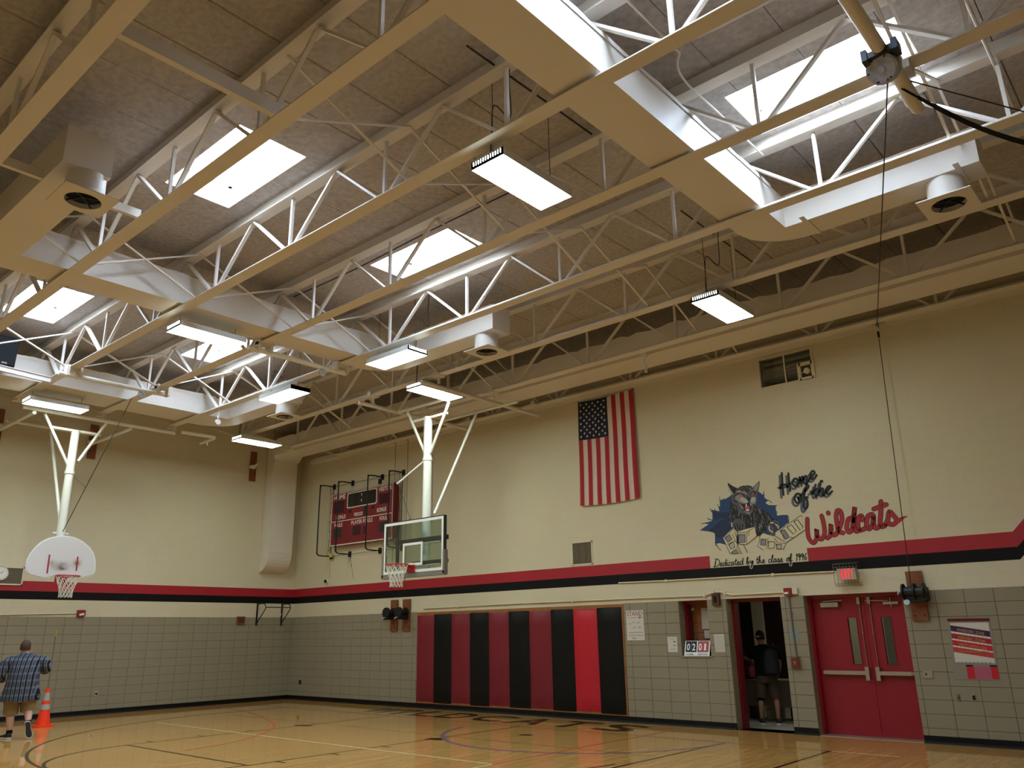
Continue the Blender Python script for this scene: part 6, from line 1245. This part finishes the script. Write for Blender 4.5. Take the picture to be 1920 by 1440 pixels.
# --- the walking person in the plaid shirt
fr = Frame(3.72, -8.27, (-0.955, 0.295))
P1 = thing('person', 'person in a plaid shirt and khaki shorts walking away by the orange cone', 'person', fr(0, 0, 0)); F_, R1 = fr.f, fr.r
J = {'pelvis': ((0, 0.0, 0.90), (0.19, 0.15)), 'waist': ((0, 0.0, 1.08), (0.22, 0.18)), 'chest': ((0, 0.02, 1.28), (0.18, 0.13)), 'neck': ((-0.02, 0.03, 1.455), 0.065), 'jaw': ((-0.035, 0.06, 1.535), 0.070), 'head': ((-0.04, 0.055, 1.60), (0.083, 0.095)), 'crown': ((-0.04, 0.045, 1.665), (0.065, 0.075)),
     'shoulderL': ((-0.21, 0.02, 1.345), 0.062), 'elbowL': ((-0.37, 0.02, 1.13), 0.055), 'wristL': ((-0.33, 0.22, 1.02), 0.034), 'palmL': ((-0.30, 0.30, 1.02), (0.040, 0.020)),
     'shoulderR': ((0.21, 0.02, 1.345), 0.062), 'elbowR': ((0.33, 0.08, 1.19), 0.055), 'wristR': ((0.27, 0.27, 1.22), 0.034), 'palmR': ((0.21, 0.33, 1.24), (0.040, 0.020)),
     'hipL': ((-0.12, 0.0, 0.80), 0.12), 'kneeL': ((-0.12, 0.05, 0.48), 0.078), 'calfL': ((-0.11, 0.0, 0.34), 0.075), 'ankleL': ((-0.09, -0.02, 0.11), 0.045), 'toeL': ((-0.10, 0.12, 0.05), 0.030),
     'hipR': ((0.12, 0.0, 0.80), 0.12), 'kneeR': ((0.15, 0.08, 0.50), 0.078), 'calfR': ((0.17, -0.06, 0.42), 0.078), 'ankleR': ((0.18, -0.23, 0.285), 0.045), 'toeR': ((0.17, -0.25, 0.14), 0.030)}
body(fr, J, P1, M['skin']); hc1 = fr(-0.04, 0.055, 1.605); face(fr, hc1, F_, P1, M['skin']); hair(hc1, F_, P1, M['hair'])
def loft_at(fr, rows, n=24):
    return [[fr(r + a * math.cos(2 * PI * k / n), f + b_ * math.sin(2 * PI * k / n), z + dz * math.sin(2 * PI * k / n) + (wv * math.sin(5 * 2 * PI * k / n))) for k in range(n)] for r, f, z, a, b_, dz, wv in rows]
b = MB(); b.loft(loft_at(fr, [(-0.01, 0.0, 0.665, 0.325, 0.25, 0.02, 0.010), (0.0, 0.0, 0.72, 0.325, 0.255, 0.01, 0), (0.0, 0.0, 0.82, 0.305, 0.245, 0.01, 0), (0, 0.0, 0.95, 0.275, 0.24, 0, 0), (0, 0.0, 1.10, 0.265, 0.235, 0, 0), (0, 0.01, 1.25, 0.265, 0.20, 0, 0), (0, 0.015, 1.35, 0.26, 0.175, 0, 0), (0, 0.02, 1.42, 0.225, 0.145, 0, 0), (0, 0.03, 1.465, 0.13, 0.11, 0.0, 0), (-0.025, 0.035, 1.50, 0.086, 0.088, -0.0, 0), (-0.025, 0.035, 1.475, 0.092, 0.095, 0, 0)]), cap0=False, cap1=False)
for s, e, w_, m1, m2 in ((-1, (-0.375, 0.01, 1.12), (-0.34, 0.21, 1.02), 0.105, 0.085), (1, (0.345, 0.075, 1.185), (0.285, 0.26, 1.215), 0.105, 0.085)):
    b.tube(smooth([fr(0.17 * s, 0.02, 1.345), fr(0.27 * s, 0.02, 1.335), fr((0.27 * s + e[0]) / 2 + 0.02 * s, 0.02, (1.33 + e[2]) / 2 + 0.015), fr(*e), fr((e[0] + w_[0]) / 2, (e[1] + w_[1]) / 2, (e[2] + w_[2]) / 2), fr(*w_)], 3), [0.09, 0.10, 0.105, 0.105, 0.108, 0.106, 0.106, 0.102, 0.1, 0.098, 0.092, 0.086, 0.078, 0.072, 0.068, 0.064], 14, caps=False)
b.build('plaid_shirt', M['plaid'], P1)
b = MB(); b.loft(loft_at(fr, [(0, 0, 0.72, 0.26, 0.20, 0, 0), (0, 0, 0.80, 0.265, 0.21, 0, 0), (0, 0, 0.90, 0.255, 0.20, 0, 0)]), cap0=True, cap1=True)
for s, kz, kf, kx in ((-1, 0.42, 0.045, -0.118), (1, 0.445, 0.035, 0.155)): b.tube([fr(0.13 * s, 0, 0.82), fr(0.135 * s, 0.01, 0.68), fr(kx * 0.98, kf * 0.7, 0.57), fr(kx, kf, kz)], [0.145, 0.142, 0.132, 0.125], 16, caps=True)
b.build('khaki_shorts', M['khaki'], P1)
b = MB(); b.tube([fr(-0.09, -0.02, 0.085), fr(-0.092, -0.015, 0.15)], 0.052, 12); b.tube([fr(0.178, -0.225, 0.265), fr(0.18, -0.19, 0.305)], 0.052, 12); b.build('socks', M['blackcloth'], P1)
shoe(fr(-0.08, -0.085, 0.004), (F_ * 0.90 - R1 * 0.44).normalized(), UPV, R1, P1)
dn = (V((0, 0, -0.94)) - F_ * 0.10 + R1 * 0.22).normalized(); shoe(fr(0.165, -0.335, 0.305), dn, (F_ * 0.98 - UPV * 0.1).normalized(), R1, P1)
# --- the person standing inside the doorway
fr = Frame(14.12, 1.12, (-0.35, 0.94))
P2 = thing('person', 'person in a black t-shirt and dark khaki shorts standing inside the doorway, back turned', 'person', fr(0, 0, 0)); F_, R1 = fr.f, fr.r
M['skin2'] = mat('skin_tan', '#a77a62', 0.55); M['hair2'] = mat('dark_hair', '#1f1a14', 0.8, bump=0.5, bscale=90); M['shorts2'] = mat('dark_khaki_cloth', '#4a3d2e', 0.85)
J = {'pelvis': ((0, 0, 0.90), (0.145, 0.11)), 'waist': ((0, 0.0, 1.05), (0.14, 0.11)), 'chest': ((0, 0.0, 1.26), (0.16, 0.11)), 'neck': ((-0.02, 0.02, 1.42), 0.055), 'jaw': ((-0.04, 0.06, 1.49), 0.062), 'head': ((-0.05, 0.055, 1.56), (0.076, 0.09)), 'crown': ((-0.05, 0.045, 1.62), (0.06, 0.07)),
     'shoulderL': ((-0.19, 0.0, 1.345), 0.062), 'elbowL': ((-0.30, 0.16, 1.16), 0.045), 'wristL': ((-0.46, 0.30, 1.18), 0.030), 'palmL': ((-0.54, 0.33, 1.18), (0.038, 0.018)),
     'shoulderR': ((0.19, 0.0, 1.345), 0.062), 'elbowR': ((0.26, 0.03, 1.06), 0.045), 'wristR': ((0.22, 0.20, 0.92), 0.030), 'palmR': ((0.20, 0.27, 0.89), (0.038, 0.018)),
     'hipL': ((-0.10, 0, 0.82), 0.09), 'kneeL': ((-0.14, 0.02, 0.48), 0.056), 'calfL': ((-0.15, -0.01, 0.34), 0.055), 'ankleL': ((-0.16, 0.0, 0.10), 0.034), 'toeL': ((-0.18, 0.12, 0.05), 0.028),
     'hipR': ((0.10, 0, 0.82), 0.09), 'kneeR': ((0.13, 0.02, 0.48), 0.056), 'calfR': ((0.14, -0.01, 0.34), 0.055), 'ankleR': ((0.14, 0.0, 0.10), 0.034), 'toeR': ((0.16, 0.12, 0.05), 0.028)}
body(fr, J, P2, M['skin2']); hc2 = fr(-0.05, 0.055, 1.565); hd = (F_ - R1 * 0.5).normalized(); face(fr, hc2, hd, P2, M['skin2']); hair(hc2, hd, P2, M['hair2'], sx=0.088, sy=0.102, sz=0.12)
b = MB(); r_ = V((hd.y, -hd.x, 0)); b.grid([ering(hc2 + UPV * (z - 0.02) , r_, hd, 0.093, 0.108, 22) for z in (0.01, 0.035)], 0, True, True); b.build('headband', M['mpale'], P2)
b = MB(); b.loft(loft_at(fr, [(0, 0, 0.86, 0.20, 0.145, 0, 0.004), (0, 0, 1.0, 0.195, 0.14, 0, 0), (0, 0, 1.2, 0.205, 0.145, 0, 0), (0, 0, 1.33, 0.205, 0.125, 0, 0), (0, 0.01, 1.395, 0.13, 0.09, 0, 0), (-0.01, 0.015, 1.425, 0.07, 0.07, 0, 0)]), cap0=False, cap1=False)
b.tube(smooth([fr(-0.13, 0, 1.325), fr(-0.20, 0.02, 1.31), fr(-0.27, 0.11, 1.20)], 3), [0.07, 0.078, 0.08, 0.08, 0.08, 0.078, 0.075], 14, caps=False); b.tube(smooth([fr(0.13, 0, 1.325), fr(0.20, 0.0, 1.31), fr(0.24, 0.02, 1.15)], 3), [0.07, 0.078, 0.08, 0.08, 0.08, 0.078, 0.075], 14, caps=False)
b.build('black_shirt', M['blackcloth'], P2)
b = MB(); b.loft(loft_at(fr, [(0, 0, 0.74, 0.19, 0.14, 0, 0), (0, 0, 0.82, 0.19, 0.145, 0, 0), (0, 0, 0.92, 0.18, 0.135, 0, 0)]))
for s in (-1, 1): b.tube([fr(0.095 * s, 0, 0.82), fr(0.105 * s, 0.01, 0.68), fr(0.13 * s, 0.015, 0.47)], [0.105, 0.105, 0.095], 14)
b.build('khaki_shorts', M['shorts2'], P2)
for s in (-1, 1): shoe(fr(0.14 * s, -0.09, 0.004), (F_ + R1 * 0.18 * s).normalized(), UPV, R1, P2, L=0.27)
b = MB(); b.tube([fr(-0.145, 0.02, 0.44), fr(-0.148, 0.0, 0.40)], 0.065, 12); b.build('knee_band', M['blackcloth'], P2)
t = thing('backpack', 'dark backpack slung on the right shoulder of the person in the doorway', 'bag', fr(0.13, -0.2, 0.88)); M['pack'] = mat('dark_pack_cloth', '#1b1d26', 0.8, bump=0.2, bscale=30)
b = MB(); b.loft(loft_at(fr, [(0.13, -0.215, 0.88, 0.11, 0.055, 0, 0), (0.13, -0.225, 0.92, 0.14, 0.075, 0, 0), (0.13, -0.225, 1.10, 0.145, 0.078, 0, 0), (0.13, -0.215, 1.27, 0.125, 0.07, 0, 0), (0.13, -0.205, 1.34, 0.07, 0.05, 0, 0)])); b.build('pack_body', M['pack'], t)
b = MB(); b.loft(loft_at(fr, [(0.13, -0.305, 0.92, 0.10, 0.02, 0, 0), (0.13, -0.31, 1.0, 0.11, 0.035, 0, 0), (0.13, -0.305, 1.10, 0.09, 0.02, 0, 0)])); b.build('front_pocket', M['pack'], t)
b = MB(); b.tube(smooth([fr(0.16, -0.16, 1.32), fr(0.17, -0.06, 1.42), fr(0.17, 0.10, 1.36), fr(0.19, 0.165, 1.2), fr(0.21, 0.02, 0.98), fr(0.2, -0.16, 0.93)], 4), 0.016, 6); b.build('shoulder_strap', M['pack'], t)
M['pouch'] = mat('red_pouch', '#7a1f2a', 0.7)
b = MB(); b.loft(loft_at(fr, [(-0.25, 0.02, 0.83, 0.05, 0.05, 0, 0), (-0.25, 0.02, 0.87, 0.07, 0.06, 0, 0), (-0.25, 0.02, 1.0, 0.07, 0.06, 0, 0), (-0.24, 0.02, 1.04, 0.03, 0.03, 0, 0)])); tag(b.build('pouch', M['pouch']), 'red pouch at the left hip of the person in the doorway', 'bag')
